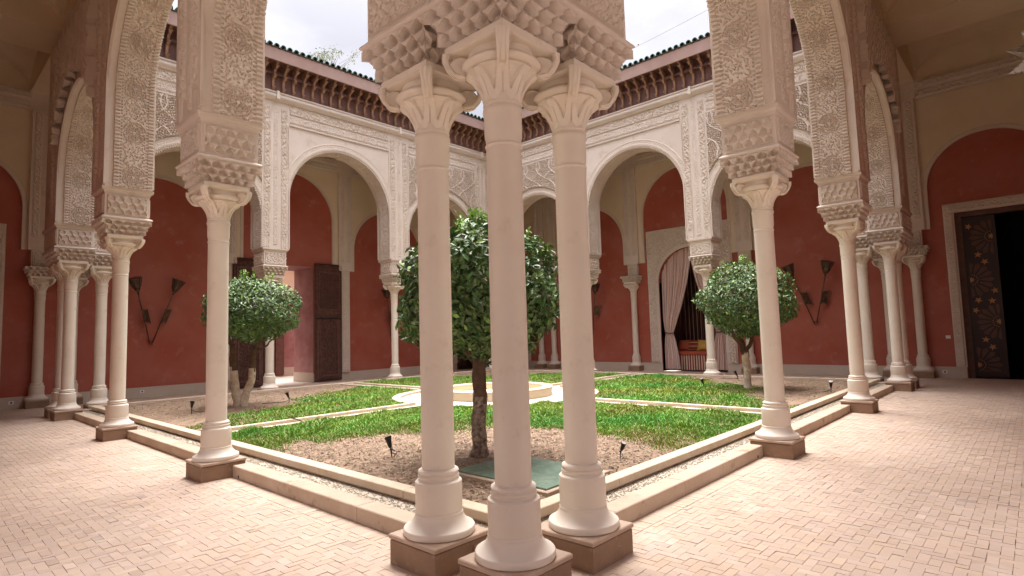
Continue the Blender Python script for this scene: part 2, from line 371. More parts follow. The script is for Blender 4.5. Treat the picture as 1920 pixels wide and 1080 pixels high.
def make_arcade():
    root = empty('arcade', (0, 0, 0))
    # wall body with three arched openings
    out_ = [(-T, ZS)]
    pts = [(-T, 8.70), (-T, ZS), ]
    poly = [(-T, ZS)]
    body = []
    for (cu, h, cz) in ARCHES:
        body += [(cu-h, ZS)]+list(reversed(arch_pts(cu, h, cz)))[1:-1]+[(cu+h, ZS)]
    outline = [(-T, ZS)]+body+[(S-T, ZS), (S-T, 9.95), (-T, 9.95)]
    mb = MB(); mb.poly_extrude(outline, -T, T); off(mb).build('wall', M['stucco'], root)
    # carved soffits with cogged edges
    for (cu, h, cz) in ARCHES:
        mb = MB(); hh = h-.0
        jl = cz-ZS; tot = 2*jl+PI*hh; ns = int(tot/.0135); 
        cs = np.concatenate([[-.245], np.arange(-.24, .355, .0125), [.355]])
        s_ = np.linspace(0, tot, ns)
        SS, CC = np.meshgrid(s_, cs, indexing='ij')
        ssym = np.abs(SS-tot/2)
        ssym = tot/2-ssym
        H = soffit_fn(ssym, CC)*.026+.006
        H[:, 0] = -.02; H[:, -1] = -.02
        r = hh-H; ang = np.clip((SS-jl)/hh, 0, PI)
        X = cu+r*np.cos(ang); Z = cz+r*np.sin(ang)
        Z = np.where(SS < jl, ZS+SS, Z); Z = np.where(SS > tot-jl, ZS+(tot-SS), Z)
        mb.grid(X, CC, Z); off(mb).build('carved_soffit', M['carved'], root)
    # archivolts, both faces
    for (cu, h, cz) in ARCHES:
        for sgn, wd, dp in ((1, .24, .022), (-1, .15, .03)):
            mb = MB(); jl = cz-ZS; ns = int((2*jl+PI*h)/.022)
            ts = np.linspace(0, 2*jl+PI*(h), ns); rs = np.linspace(0, wd, 13)
            A, B = np.meshgrid(ts, rs, indexing='ij')
            fn = np.where(B < .05, sm(np.sin(A*2*PI/.05), -.4, 0)*.6+.6, np.where((B > .09) & (B < wd-.05), .35+.5*vines(A, B, 75), 1.1))
            if sgn < 0: fn = np.where(B < .10, 1.0, .5)
            H = fn*dp; H[:, 0] = -.01; H[:, -1] = -.01; H[0, :] = H[-1, :] = -.01
            rad = h+B+.004; ang = np.clip((A-jl)/h, 0, PI)
            X = cu+rad*np.cos(ang); Z = cz+rad*np.sin(ang)
            X = np.where(A < jl, cu+rad, X); X = np.where(A > jl+PI*h, cu-rad, X)
            Z = np.where(A < jl, ZS+A, Z); Z = np.where(A > jl+PI*h, ZS+(2*jl+PI*h-A), Z)
            mb.grid(X, sgn*(T+H), Z); off(mb).build('archivolt', M['carved'], root)
    # vertical bands on the piers, friezes and spandrel fields, both faces
    FT = 8.16
    for sgn in (1, -1):
        e0 = T if sgn > 0 else T      # visible extent of this face
        mb = MB()
        strips = [(P-.385, P-.135), (P+.135, P+.385), (P-.09, P+.09), (RR-.385, RR-.135), (RR+.135, RR+.385), (RR-.09, RR+.09),
                  (.40, .62), (.86, 1.10), (.66, .82), (S-1.10, S-.86), (S-.62, S-.40), (S-.82, S-.66)]
        for a, b in strips:
            wd = b-a; thin = wd < .2; mb = MB()
            relief_flat(mb, a, b, 4.62 if not thin else 4.42, 8.66 if not thin else 8.78, sgn*(T+.004), sgn, .014 if thin else .032, (lambda U, Z, a=a, wd=wd, thin=thin: band_fn(U-a, Z, wd, 62 if not thin else 90, .02)), res=.021)
            off(mb).build('carved_strip', M['carved'], root)
        mb = MB()
        for a, b in ((P+.42, RR-.42), (1.13, P-.42), (RR+.42, S-1.13)):
            mb = MB(); relief_flat(mb, a, b, 8.22, 8.50, sgn*(T+.004), sgn, .03, lambda U, Z: kufic_fn(Z-8.22, U, .28), res=.021)
            relief_flat(mb, a, b, 8.52, 8.80, sgn*(T+.004), sgn, .03, lambda U, Z: band_fn(Z-8.52, U, .28, 64), res=.021)
            off(mb).build('frieze', M['carved'], root)
        mb = MB()
        for (cu, h, cz), (a, b) in zip((ARCHES[0], ARCHES[2]), ((1.13, P-.42), (RR+.42, S-1.13))):
            rr = h+(.25 if sgn > 0 else .16)
            mb = MB(); msk = lambda U, Z, cu=cu, rr=rr, cz=cz: (np.where(Z > cz, np.hypot(U-cu, Z-cz) > rr, np.abs(U-cu) > rr))
            relief_flat(mb, a, b, 5.0, FT, sgn*(T+.004), sgn, (.075 if sgn > 0 else .17), lattice_fn if sgn > 0 else scales_fn, res=.021, mask=msk, skirt=True)
            off(mb).build('sebka_panel', M['carved'], root)
        mb = MB()   # raised mouldings framing the fields
        for a, b in ((P+.42, RR-.42), (1.13, P-.42), (RR+.42, S-1.13)):
            mb.box(a, b, min(sgn*T, sgn*(T+.045)), max(sgn*T, sgn*(T+.045)), FT+.005, FT+.05)
        for u in (P-.41, P+.41, RR-.41, RR+.41, 1.12, S-1.12):
            mb.box(u-.015, u+.015, min(sgn*T, sgn*(T+.03)), max(sgn*T, sgn*(T+.03)), 4.36, FT)
        off(mb).build('moulding', M['stucco'], root)
    # court cornice
    mb = MB(); n = 10; prof = [(T, 8.83), (T+.05, 8.83)]+[(T+.06+.085*math.sin(PI*i/n), 8.85+.19*(i/n)) for i in range(n+1)]+[(T+.10, 9.06), (T+.10, 9.10), (T, 9.10)]
    vs = []; m_ = len(prof)
    for k, u in enumerate((T, S-T)):
        for c, z in prof: vs.append((u+(c-T if k == 0 else -(c-T)), c, z))
    mb.add(vs, [(i, (i+1) % m_, m_+(i+1) % m_, m_+i) for i in range(m_)])
    off(mb).build('cornice', M['stucco'], root, smooth=True, sharp=40)
    for u in (P, RR, .80, S-.80): mb = MB(); mb.box(u-.05, u+.05, T, T+.18, 8.86, 9.0); mb.box(u-.035, u+.035, T, T+.17, 9.0, 9.10); off(mb).build('cornice_clip', M['marble'], root)
    # wooden eave: panel, rails, stepped corbels
    mb = MB(); mb.box(T-.02, S-T+.02, T+.002, T+.05, 9.10, 9.94); mb.box(T, S-T, T+.05, T+.16, 9.58, 9.66); off(mb).build('eave_panel', M['backwood'], root)
    EJ = .56
    mb = MB(); vs = []; prof = [(T+EJ-.05, 9.84), (T+EJ, 9.84), (T+EJ+.03, 10.18), (T+EJ-.06, 10.18)]
    for k in (0, 1):
        for c, z in prof: vs.append(((c if k == 0 else S-c), c, z))
    mb.add(vs, [(i, (i+1) % 4, 4+(i+1) % 4, 4+i) for i in range(4)]); off(mb).build('fascia', M['fascia'], root)
    mb = MB(); z0 = 9.90; mb.add([(T, T, z0), (S-T, T, z0), (S-T-EJ+.04, T+EJ-.04, z0), (T+EJ-.04, T+EJ-.04, z0)], [(0, 1, 2, 3)])
    mb.add([(-3.9, -3.9, 11.2), (S+3.9, -3.9, 11.2), (S-T-EJ-.05, T+EJ+.05, 10.22), (T+EJ+.05, T+EJ+.05, 10.22),
            (-3.9, -3.9, 11.1), (S+3.9, -3.9, 11.1), (S-T-EJ, T+EJ, 10.17), (T+EJ, T+EJ, 10.17)], [(0, 1, 2, 3), (4, 7, 6, 5), (2, 3, 7, 6), (0, 1, 5, 4)])
    off(mb).build('roof', M['backwood'], root)
    # row of green half-round eave tiles
    mb = MB(); nt_ = 62; L0, L1 = T+EJ, S-T-EJ; stp = (L1-L0)/nt_
    for k in range(nt_):
        u = L0+stp*(k+.5)
        vs = []; n = 7
        for c, r, zz in ((T+EJ+.09, stp*.40, 10.235), (T+EJ-.5, stp*.40, 10.235+.04)):
            for rad in (r, r*.72):
                for i in range(n+1): a = PI*i/n; vs.append((u+rad*math.cos(a), c, zz+rad*math.sin(a)))
        m1 = n+1; fs = []
        for i in range(n):
            fs += [(i, i+1, 2*m1+i+1, 2*m1+i), (i, m1+i, m1+i+1, i+1), (m1+i, 3*m1+i, 3*m1+i+1, m1+i+1)]
        mb.add(vs, fs)
        vs = []
        for c, zz in ((T+EJ+.07, 10.255), (T+EJ-.5, 10.30)):      # channel tile between two covers
            for i in range(n+1): a = PI*i/n; vs.append((u+stp/2-stp*.34*math.cos(a), c, zz-stp*.30*math.sin(a)))
            for i in range(n+1): a = PI*i/n; vs.append((u+stp/2-stp*.26*math.cos(a), c, zz-stp*.20*math.sin(a)))
        fs = []
        for i in range(n): fs += [(i, i+1, 2*m1+i+1, 2*m1+i), (i, m1+i, m1+i+1, i+1), (m1+i, 3*m1+i, 3*m1+i+1, m1+i+1)]
        mb.add(vs, fs)
    off(mb).build('eave_tiles', M['tile'], root, smooth=True, sharp=50)
    # corbels (one mesh, copied)
    cb = MB(); hw = .034
    prof = [(0, 9.14), (.05, 9.12), (.085, 9.16), (.085, 9.22), (.06, 9.26), (.075, 9.40), (.10, 9.46), (.17, 9.46), (.20, 9.50), (.20, 9.55), (.17, 9.58),
            (.19, 9.66), (.24, 9.70), (.30, 9.70), (.33, 9.74), (.33, 9.78), (.30, 9.80), (.36, 9.84), (.42, 9.86), (.47, 9.87), (.47, 9.90), (0, 9.90)]
    cb.poly_extrude([(c, z) for c, z in prof], -hw, hw, 'X')
    for c, z in ((.085, 9.20), (.205, 9.53), (.335, 9.765)):
        cb.tube([(-hw-.018, c, z), (hw+.018, c, z)], .026, 8)
    cbo = cb.build('corbel', M['corbel'], root)
    nC = 42
    for k in range(nC):
        o = cbo if k == 0 else cbo.copy()
        if k: COL.objects.link(o)
        u = T+.30+(S-2*T-.60)*k/(nC-1); o.location = (u-S/2, T+.05, 0)
    # impost blocks: above p, r and the L over each corner trio
    def block(u0, u1, c0, c1, name='impost_block'):
        mb = MB()
        def roll(z0, z1, e):
            n = 6
            vs = []; rings = []
            for i in range(n+1):
                a = PI*i/n; x = e+.035*math.sin(a); z = z0+(z1-z0)*i/n
                vs += [(u0-x, c0-x, z), (u1+x, c0-x, z), (u1+x, c1+x, z), (u0-x, c1+x, z)]
            fs = [(k*4+j, k*4+(j+1) % 4, k*4+4+(j+1) % 4, k*4+4+j) for k in range(n) for j in range(4)]
            fs += [(3, 2, 1, 0), tuple(n*4+j for j in range(4))]
            mb.add(vs, fs)
        roll(3.77, 3.83, .015)
        mb.box(u0, u1, c0, c1, 3.83, 4.24)
        # cornice: cavetto flaring to a flat slab
        vs = []; prf = [(0, 4.22), (.012, 4.235), (.016, 4.26), (.05, 4.285), (.055, 4.31), (.055, 4.335)]
        for x, z in prf: vs += [(u0-x, c0-x, z), (u1+x, c0-x, z), (u1+x, c1+x, z), (u0-x, c1+x, z)]
        fs = [(k*4+j, k*4+(j+1) % 4, k*4+4+(j+1) % 4, k*4+4+j) for k in range(len(prf)-1) for j in range(4)]+[(3, 2, 1, 0), tuple((len(prf)-1)*4+j for j in range(4))]
        mb.add(vs, fs)
        b = off(mb).build(name, M['stucco'], root)
        return b
    def panels(u0, u1, c0, c1, b, muq=(1, 1)):
        mb = MB(); cu, cc = (u0+u1)/2, (c0+c1)/2
        def arab(a, b2, z0, z1, fnc, mapper):
            na = max(4, int((b2-a)/.0125)); nz2 = int((z1-z0)/.0125)
            A, Z = np.meshgrid(np.linspace(a, b2, na), np.linspace(z0, z1, nz2), indexing='ij')
            e = np.minimum(np.minimum(A-a, b2-A), np.minimum(Z-z0, z1-Z))
            H = fnc(A-(a+b2)/2, Z-z0, b2-a, z1-z0); H = np.where(e < .018, .022, H); H[0, :] = H[-1, :] = -.01; H[:, 0] = H[:, -1] = -.01
            X, Y = mapper(A, H); mb.grid(X, Y, Z)
        f_ar = lambda a, z, W, Hh: vines(a, z, 58)*.020
        f_mu = lambda a, z, W, Hh: muq_panel(a, z, W, Hh)
        arab(u0+.03, u1-.03, 3.86, 4.20, f_ar, lambda A, H: (A, c1+H))
        arab(u0+.03, u1-.03, 3.86, 4.20, f_ar, lambda A, H: (A, c0-H))
        if muq[0]: arab(c0+.03, c1-.03, 3.86, 4.20, f_mu, lambda A, H: (u0-H, A))
        if muq[1]: arab(c0+.03, c1-.03, 3.86, 4.20, f_mu, lambda A, H: (u1+H, A))
        off(mb).build('carved_panel', M['carved'], b, smooth=False)
    hb = .335
    for u in (P, RR):
        b = block(u-hb, u+hb, -hb, hb); panels(u-hb, u+hb, -hb, hb, b)
    b = block(-hb, Q+hb, -hb, hb); panels(-hb, Q+hb, -hb, hb, b, (1, 1))
    b = block(S-Q-hb, S-hb-.004, -hb-.003, hb+.003); panels(S-Q-hb, S-hb-.004, -hb-.003, hb+.003, b, (1, 0))
    return root
def muq_panel(a, z, W, Hh):
    """two tiers of little arched niches leaning outward towards the top"""
    n = 5; x = (a/W+.5)*n; row = z/Hh*2.999; k = np.floor(row); rf = row-k; xf = (x+.5*(k % 2)) % 1-.5
    pend = .05+.45*np.clip((rf-.12)/.80, 0, 1)**2.4; q_ = sm(pend-(.5-np.abs(xf)), -.05, .05)
    return .006+.014*k/3+q_*.036

arc0 = make_arcade()
arcs = [arc0]+[copy_tree(arc0) for _ in range(3)]
for k, o in enumerate(arcs):
    ang = k*PI/2; d = Vector((0, -S/2, 0)); d.rotate(Matrix.Rotation(ang, 3, 'Z'))
    o.location = Vector((S/2, S/2, 0))+d; o.rotation_euler = (0, 0, ang)
    tag(o, SIDE_LABEL[k][0], 'arcade', 'arcades round the court')

# ------------------------------------------------------------------ columns
def capital_mb():
    mb = MB()
    prof = [(.128, 3.105), (.131, 3.12), (.133, 3.15), (.140, 3.18), (.152, 3.21), (.168, 3.24), (.188, 3.27), (.210, 3.295), (.228, 3.315), (.236, 3.33), (.228, 3.338), (.20, 3.342)]
    # refine
    pr = []
    for i in range(len(prof)-1):
        for k in range(4):
            t = k/4; pr.append((prof[i][0]*(1-t)+prof[i+1][0]*t, prof[i][1]*(1-t)+prof[i+1][1]*t))
    pr.append(prof[-1])
    def st_(x, a, b):
        t = min(max((x-a)/(b-a), 0), 1); return t*t*(3-2*t)
    def disp(a, z, i):
        # eight broad tongues joined by U-shaped loops, wedges cut between them
        t = (a/(2*PI)*8) % 1; d = abs(((t+.5) % 1)-.5); zn = (z-3.115)/.215
        if zn < 0 or zn > 1.0: return 0
        w_ = .30*max(0, zn-.30)/.70; h = 0
        h -= .026*st_(d, .5-w_-.03, .5-w_+.035)*st_(zn, .30, .42)*(1-st_(zn, .93, 1))
        h -= .010*(1-st_(d, .012, .04))*st_(zn, .22, .28)*(1-st_(zn, .74, .80))
        zb = .07+.20*(1-2*d)**2
        h -= .007*math.exp(-((zn-zb)/.035)**2); h -= .005*(1-st_(zn, zb-.04, zb+.02))*st_(zn, 0, .06)
        h += .014*st_(zn, .72, .90)*(1-st_(zn, .93, 1.0))*(1-st_(d, .14, .22))
        return h
    mb.lathe(pr, n=176, disp=disp)
    n = 10
    tor = [(.205, 3.335)]+[(.236+.032*math.sin(PI*i/n), 3.342+.066*i/n) for i in range(n+1)]+[(.225, 3.415), (.215, 3.475)]
    mb.lathe(tor, n=48)
    # abacus, slightly hollow-cornered square slab
    a = .268; vs = []
    for z, e in ((3.462, -.02), (3.475, 0), (3.522, 0), (3.535, -.012)):
        for sx, sy in ((-1, -1), (1, -1), (1, 1), (-1, 1)): vs.append((sx*(a+e), sy*(a+e), z))
    mb.add(vs, [(k*4+j, k*4+(j+1) % 4, k*4+4+(j+1) % 4, k*4+4+j) for k in range(3) for j in range(4)]+[(3, 2, 1, 0), (12, 13, 14, 15)])
    return mb
def volute_mbs():
    """a scroll plate standing on the diagonal, with a rolled rim and a fluted bracket face"""
    res = []
    for k in range(4):
        mb = MB(); res.append(mb)
        an = PI/4+k*PI/2; ca, sa = math.cos(an), math.sin(an)
        def W(r, t, z): return (r*ca-t*sa, r*sa+t*ca, z)
        c0, zc, rad = .278, 3.378, .084
        # spiral tube
        pts = []
        for i in range(30):
            th = -PI*.75+i/29*PI*3.1; rr = rad*(1-.62*i/29); pts.append(W(c0-.0+rr*math.sin(th), 0, zc+rr*math.cos(th)*1.0))
        mb.tube(pts, [.017-.005*i/29 for i in range(30)], 8)
        # plate
        n = 24; vs = []
        for t in (-.012, .012):
            for j in range(n): a = 2*PI*j/n; vs.append(W(c0+rad*.92*math.cos(a), t, zc+rad*.92*math.sin(a)))
        mb.add(vs, [tuple(range(n)), tuple(range(2*n-1, n-1, -1))]+[(j, (j+1) % n, n+(j+1) % n, n+j) for j in range(n)])
        # bracket rising to the abacus corner
        pts = [(c0-.035, 3.315), (c0+.035, 3.33), (c0+.075, 3.38), (c0+.095, 3.43), (c0+.09, 3.468)]
        rs = [.022, .026, .030, .036, .046]
        for sgn in (-1, 1): mb.tube([W(r, sgn*.022, z) for r, z in pts], [x*.62 for x in rs], 8)
        mb.tube([W(r+.008, 0, z) for r, z in pts], [x*.5 for x in rs], 8)
    return res
def muqarnas_mb(z0=3.535, z1=3.772, a0=.262, a1=.368, nn=5, res=40):
    mb = MB(); nz2 = 43
    zf = np.linspace(0, 1, nz2); sp = np.linspace(-1, 1, 2*res+1)
    for k in range(4):
        ang = k*PI/2; ca, sa = math.cos(ang), math.sin(ang)
        A, Z = np.meshgrid(sp, zf, indexing='ij')
        tiers = 3; row = Z*tiers*.999; kk = np.floor(row); rf = row-kk
        st_w = (a1-a0)/tiers; w_in = a0+st_w*kk; w_out = w_in+st_w
        x = (A*.5+.5)*nn; xf = (x+.5*(kk % 2)) % 1-.5
        pend = .05+.45*np.clip((rf-.12)/.80, 0, 1)**2.4          # pendant legs widen into arches
        q_ = sm(pend-(.5-np.abs(xf)), -.035, .035)
        conc = -.062*np.cos(np.clip(xf/.5, -1, 1)*PI/2)**.7*(1-.35*rf)*np.clip((1-np.abs(A))/.08, 0, 1)
        hwid = w_in+(w_out-w_in)*q_+.004*(np.abs(np.abs(xf)-.5) < .05); dep = conc*(1-q_)
        X = A*(hwid+np.minimum(dep, 0)*(np.abs(A) > .97)); Y = hwid+dep
        Z3 = z0+(z1-z0)*Z
        mb.grid(X*ca-Y*sa, X*sa+Y*ca, Z3)
    return mb

def make_column():
    root = empty('column', (0, 0, 0))
    mb = MB(); h = .25
    mb.bbox(-h, h, -h, h, 0, .170, .006); mb.box(-h+.01, h-.01, -h+.01, h-.01, .169, .178); p_ = mb.build('plinth', M['plinth'], root)
    mb = MB(); mb.bbox(-h-.008, h+.008, -h-.008, h+.008, .178, .208, .007); mb.build('slab', M['slab'], p_)
    mb = MB()
    prof = [(.240, .208), (.252, .213), (.255, .222), (.255, .247), (.250, .256), (.235, .263), (.215, .275), (.198, .290), (.184, .308), (.175, .328), (.171, .342), (.173, .348), (.170, .355), (.1655, .360), (.168, .366),
            (.168, .555), (.166, .567), (.155, .577), (.142, .582), (.141, .590), (.147, .598), (.1485, .607), (.145, .614), (.138, .618), (.138, .624), (.144, .630), (.1455, .639), (.141, .648), (.130, .654), (.118, .657)]
    mb.lathe(prof, n=56); mb.build('base', M['marble'], root, smooth=True, sharp=35)
    mb = MB()
    prof = [(.1175, .655), (.1185, .9), (.119, 1.6), (.118, 2.4), (.1175, 2.825), (.123, 2.832), (.1245, 2.840), (.121, 2.847), (.1175, 2.85), (.116, 2.862), (.119, 2.882), (.124, 2.90), (.126, 2.93), (.126, 3.045), (.1325, 3.058), (.1345, 3.072), (.1325, 3.088), (.124, 3.098), (.124, 3.108)]
    mb.lathe(prof, n=56); mb.build('shaft', M['marble'], root, smooth=True, sharp=35)
    cp = capital_mb().build('capital', M['marble'], root, smooth=True, sharp=38)
    for vb in volute_mbs(): vb.build('volute', M['marble'], cp, smooth=True, sharp=45)
    muqarnas_mb().build('muqarnas', M['carved'], root, smooth=True, sharp=32)
    return root
col0 = make_column()
used = [False]
def place_col(x, y, label, grp='columns of the court arcades', rz=0, cat='column'):
    o = copy_tree(col0) if used[0] else col0
    used[0] = True
    o.location = (x, y, 0); o.rotation_euler = (0, 0, rz)
    return tag(o, label, cat, grp)
cols = [
 (0, 0, 'stout cream column at the very front centre, middle of the front trio'),
 (0, Q, 'left column of the front trio, on its own brown plinth'),
 (Q, 0, 'right column of the front trio, on its own brown plinth'),
 (0, P, 'lone column at left, the first one down the left arcade from the front trio'),
 (0, RR, 'second lone column down the left arcade, beside the pair of wall torches'),
 (P, 0, 'lone column at right, first down the right arcade, in front of the small right tree'),
 (RR, 0, 'second lone column down the right arcade, right of the right pair of torches'),
 (0, S-Q, 'front column of the far left corner cluster'),
 (0, S, 'column peeping out at the left behind the front column of the far left corner cluster'),
 (Q, S, 'right column of the far left corner cluster, standing clear of the others'),
 (S-Q, 0, 'front column of the far right corner cluster'),
 (S, 0, 'column showing just right behind the front column of the far right corner cluster'),
 (S, Q, 'left column of the far right corner cluster'),
 (P, S, 'far column behind the left topiary tree, left of the open double door'),
 (RR, S, 'slim far column between the open double door and the front trio, before a wall torch'),
 (S, P, 'far column standing before the curtained alcove'),
 (S, RR, 'far column almost hidden by the right column of the front trio'),
 (S, S, 'rearmost column of the far corner, hidden behind the front centre column'),
 (S-Q, S, 'left column of the far corner trio, hidden by the central tree'),
 (S, S-Q, 'right column of the far corner trio, hidden by the central tree')]
for x, y, l in cols: place_col(x, y, l)

# ------------------------------------------------------------------ outer gallery walls
ZB, NZC = 4.27, None
BAYS = [(-1.85, 1.42, 5.43), (Q+(P-Q)/2-.02, 1.68, 5.16), (WC, 1.70, 6.15), (S-Q-(P-Q)/2+.02, 1.68, 5.16), (S+1.85, 1.42, 5.43)]
def comb(z0, segs, u0, u1, ztop):
    """outline of a wall with notches cut up from its foot; each seg is a list of (u,z) going +u"""
    pts = [(u0, z0)]
    for s in segs: pts += s
    return pts+[(u1, z0), (u1, ztop), (u0, ztop)]
def arc_seg(cu, h, cz, z0, n=30):
    return [(cu-h, z0)]+[(cu-h*math.cos(PI*i/n), cz+h*math.sin(PI*i/n)) for i in range(n+1)]+[(cu+h, z0)]
def rect_seg(a, b, z0, z): return [(a, z0), (a, z), (b, z), (b, z0)]
DOOR = (.86, 4.66)      # half width and height of the star doors
C_W = -WD
WALL_LABEL = ['red gallery wall behind the camera on the right', 'red gallery wall beyond the court at right, with the curtained alcove and dark star door',
              'red gallery wall beyond the court at left, with the open double door', 'red gallery wall behind the camera on the left']
def make_wall(k):
    root = empty('gallery_wall', (0, 0, 0))
    segs = [rect_seg(-1.85-DOOR[0], -1.85+DOOR[0], 0, DOOR[1])] if k in (1, 2) else []
    # added openings in the unseen near walls let fill daylight reach the columns
    if k == 0: segs += [rect_seg(-1.85-DOOR[0], -1.85+DOOR[0], 0, DOOR[1]), arc_seg(BAYS[1][0], 1.25, 5.10, 0)]
    if k == 3: segs += [arc_seg(BAYS[3][0], 1.25, 5.10, 0), rect_seg(S+1.85-DOOR[0], S+1.85+DOOR[0], 0, DOOR[1])]
    if k == 1: segs.append(arc_seg(7.03, 1.27, 3.42, 0))
    if k == 2: segs.append(rect_seg(S-8.08, S-6.2, 0, 4.36))
    if k in (1, 2): segs.append(rect_seg(S+1.85-DOOR[0], S+1.85+DOOR[0], 0, DOOR[1]))
    mb = MB(); mb.poly_extrude(comb(0, segs, -3.34, S+3.84, 11.0), C_W-.5, C_W); off(mb).build('wall', M['red'], root)
    # cream upper layer with blind arches
    segs = []
    for cu, h, cz in BAYS: segs.append(arc_seg(cu, h, cz, ZB))
    mb = MB(); mb.poly_extrude(comb(ZB, segs, -3.34, S+3.34, 8.16), C_W+.001, C_W+.07); off(mb).build('plaster_face', M['cream'], root)
    mb = MB()
    for cu, h, cz in BAYS:
        n = 30; vs = []
        path = [(h, ZB, 0)]+[(h, cz, 0)]+[(h*math.cos(PI*i/n), cz+h*math.sin(PI*i/n), 1) for i in range(1, n)]+[(-h, cz, 0), (-h, ZB, 0)]
        for j, (du, z, _) in enumerate(path):
            if j <= 1: nx, nz3 = 1, 0
            elif j >= len(path)-2: nx, nz3 = -1, 0
            else: nx, nz3 = du/h, (z-cz)/h
            for e, c in ((.0, C_W+.07), (.0, C_W+.085), (.10, C_W+.085), (.11, C_W+.07)): vs.append((cu+du+nx*e, c, z+nz3*e))
        mb.add(vs, [(j*4+i, j*4+i+1, j*4+5+i, j*4+4+i) for j in range(len(path)-1) for i in range(3)])
    off(mb).build('arch_border', M['carved'], root)
    # dado, in the gaps between the openings
    gaps = [(-3.34, S+3.34)]
    cuts = []
    if k in (1, 2): cuts += [(-1.85-DOOR[0]-.02, -1.85+DOOR[0]+.02), (S+1.85-DOOR[0]-.02, S+1.85+DOOR[0]+.02)]
    if k == 0: cuts += [(-1.85-DOOR[0], -1.85+DOOR[0]), (BAYS[1][0]-1.25, BAYS[1][0]+1.25)]
    if k == 3: cuts += [(BAYS[3][0]-1.25, BAYS[3][0]+1.25), (S+1.85-DOOR[0], S+1.85+DOOR[0])]
    if k == 1: cuts.append((7.03-1.27, 7.03+1.27))
    if k == 2: cuts.append((S-8.08, S-6.2))
    cuts.sort(); u = -3.34; mb = MB()
    for a, b in cuts+[(S+3.34, None)]:
        mb.box(u, a, C_W, C_W+.03, 0, .30); mb.box(u, a, C_W, C_W+.034, .30, .315); u = b
    off(mb).build('dado', M['dado'], root)
    # pilasters + frieze
    mb2 = MB()
    for u in (0, Q, P, RR, S-Q, S):
        mb = MB()
        if k == 2 and u in (P, RR): z0 = .32; hw = .235
        else: z0 = 4.27; hw = .30
        hw = .30 if u in (P, RR) else .30
        mb.box(u-hw, u+hw, C_W+.0, C_W+.16, 4.27, 8.20)
        for a, b in ((u-.26, u-.05), (u+.05, u+.26)):
            relief_flat(mb2, a, b, 4.60, 8.12, C_W+.165, 1, .018, lambda U, Z, a=a: band_fn(U-a, Z, .21, 62, .022), res=.024)
        if k == 2 and u in (P, RR):
            mb.box(u-.2, u+.2, C_W, C_W+.10, .315, 4.27)
            relief_flat(mb2, u-.17, u+.17, .36, 4.24, C_W+.103, 1, .016, lambda U, Z, u=u: band_fn(U-u+.17, Z, .34, 60, .03), res=.024)
        else:
            mb.box(u-.22, u+.22, C_W, C_W+.13, 3.79, 4.27)
            relief_flat(mb2, u-.20, u+.20, 3.82, 4.25, C_W+.133, 1, .016, lambda U, Z, u=u: band_fn(U-u+.20, Z, .40, 62, .03), res=.02)
        off(mb).build('pilaster', M['stucco'], root)
    segs = [(-3.34, -.33), (.33, Q-.33), (Q+.33, P-.33), (P+.33, RR-.33), (RR+.33, S-Q-.33), (S-Q+.33, S-.33), (S+.33, S+3.34)]
    for a, b in segs:
        mb.box if False else None
        for z0 in (8.19, 8.46):
            relief_flat(mb2, a, b, z0, z0+.25, C_W+.085, 1, .022, lambda U, Z, z0=z0: kufic_fn(Z-z0, U, .25), res=.024)
    off(mb2).build('carved_band', M['carved'], root)
    mb = MB()
    mb.box(-3.34, S+3.34, C_W, C_W+.08, 8.165, 8.705)
    off(mb).build('frieze_ground', M['stucco'], root)
    if k in (1, 2):
        for cu in (-1.85, S+1.85):
            W_, Hd = DOOR; mb = MB(); mb2 = MB()
            a, b = W_, W_+.25
            mb.box(cu-b, cu-a, C_W+.031, C_W+.05, .315, Hd+.27); mb.box(cu+a, cu+b, C_W+.031, C_W+.05, .315, Hd+.27); mb.box(cu-a, cu+a, C_W, C_W+.05, Hd, Hd+.27)
            fr = off(mb).build('door_surround', M['stucco'], root)
            relief_flat(mb2, cu-b+.012, cu-a-.012, .33, Hd, C_W+.052, 1, .03, lambda U, Z, x=cu-b: kufic_fn(U-x, Z, .25, 46), res=.018)
            relief_flat(mb2, cu+a+.012, cu+b-.012, .33, Hd, C_W+.052, 1, .03, lambda U, Z, x=cu+a: kufic_fn(U-x, Z, .25, 46), res=.018)
            relief_flat(mb2, cu-b+.012, cu+b-.012, Hd+.01, Hd+.26, C_W+.052, 1, .03, lambda U, Z: kufic_fn(Z-Hd, U, .25, 46), res=.018)
            off(mb2).build('carved_border', M['carved'], fr)
            star_door(root, cu, W_, Hd, k, cu < 0)
    return root
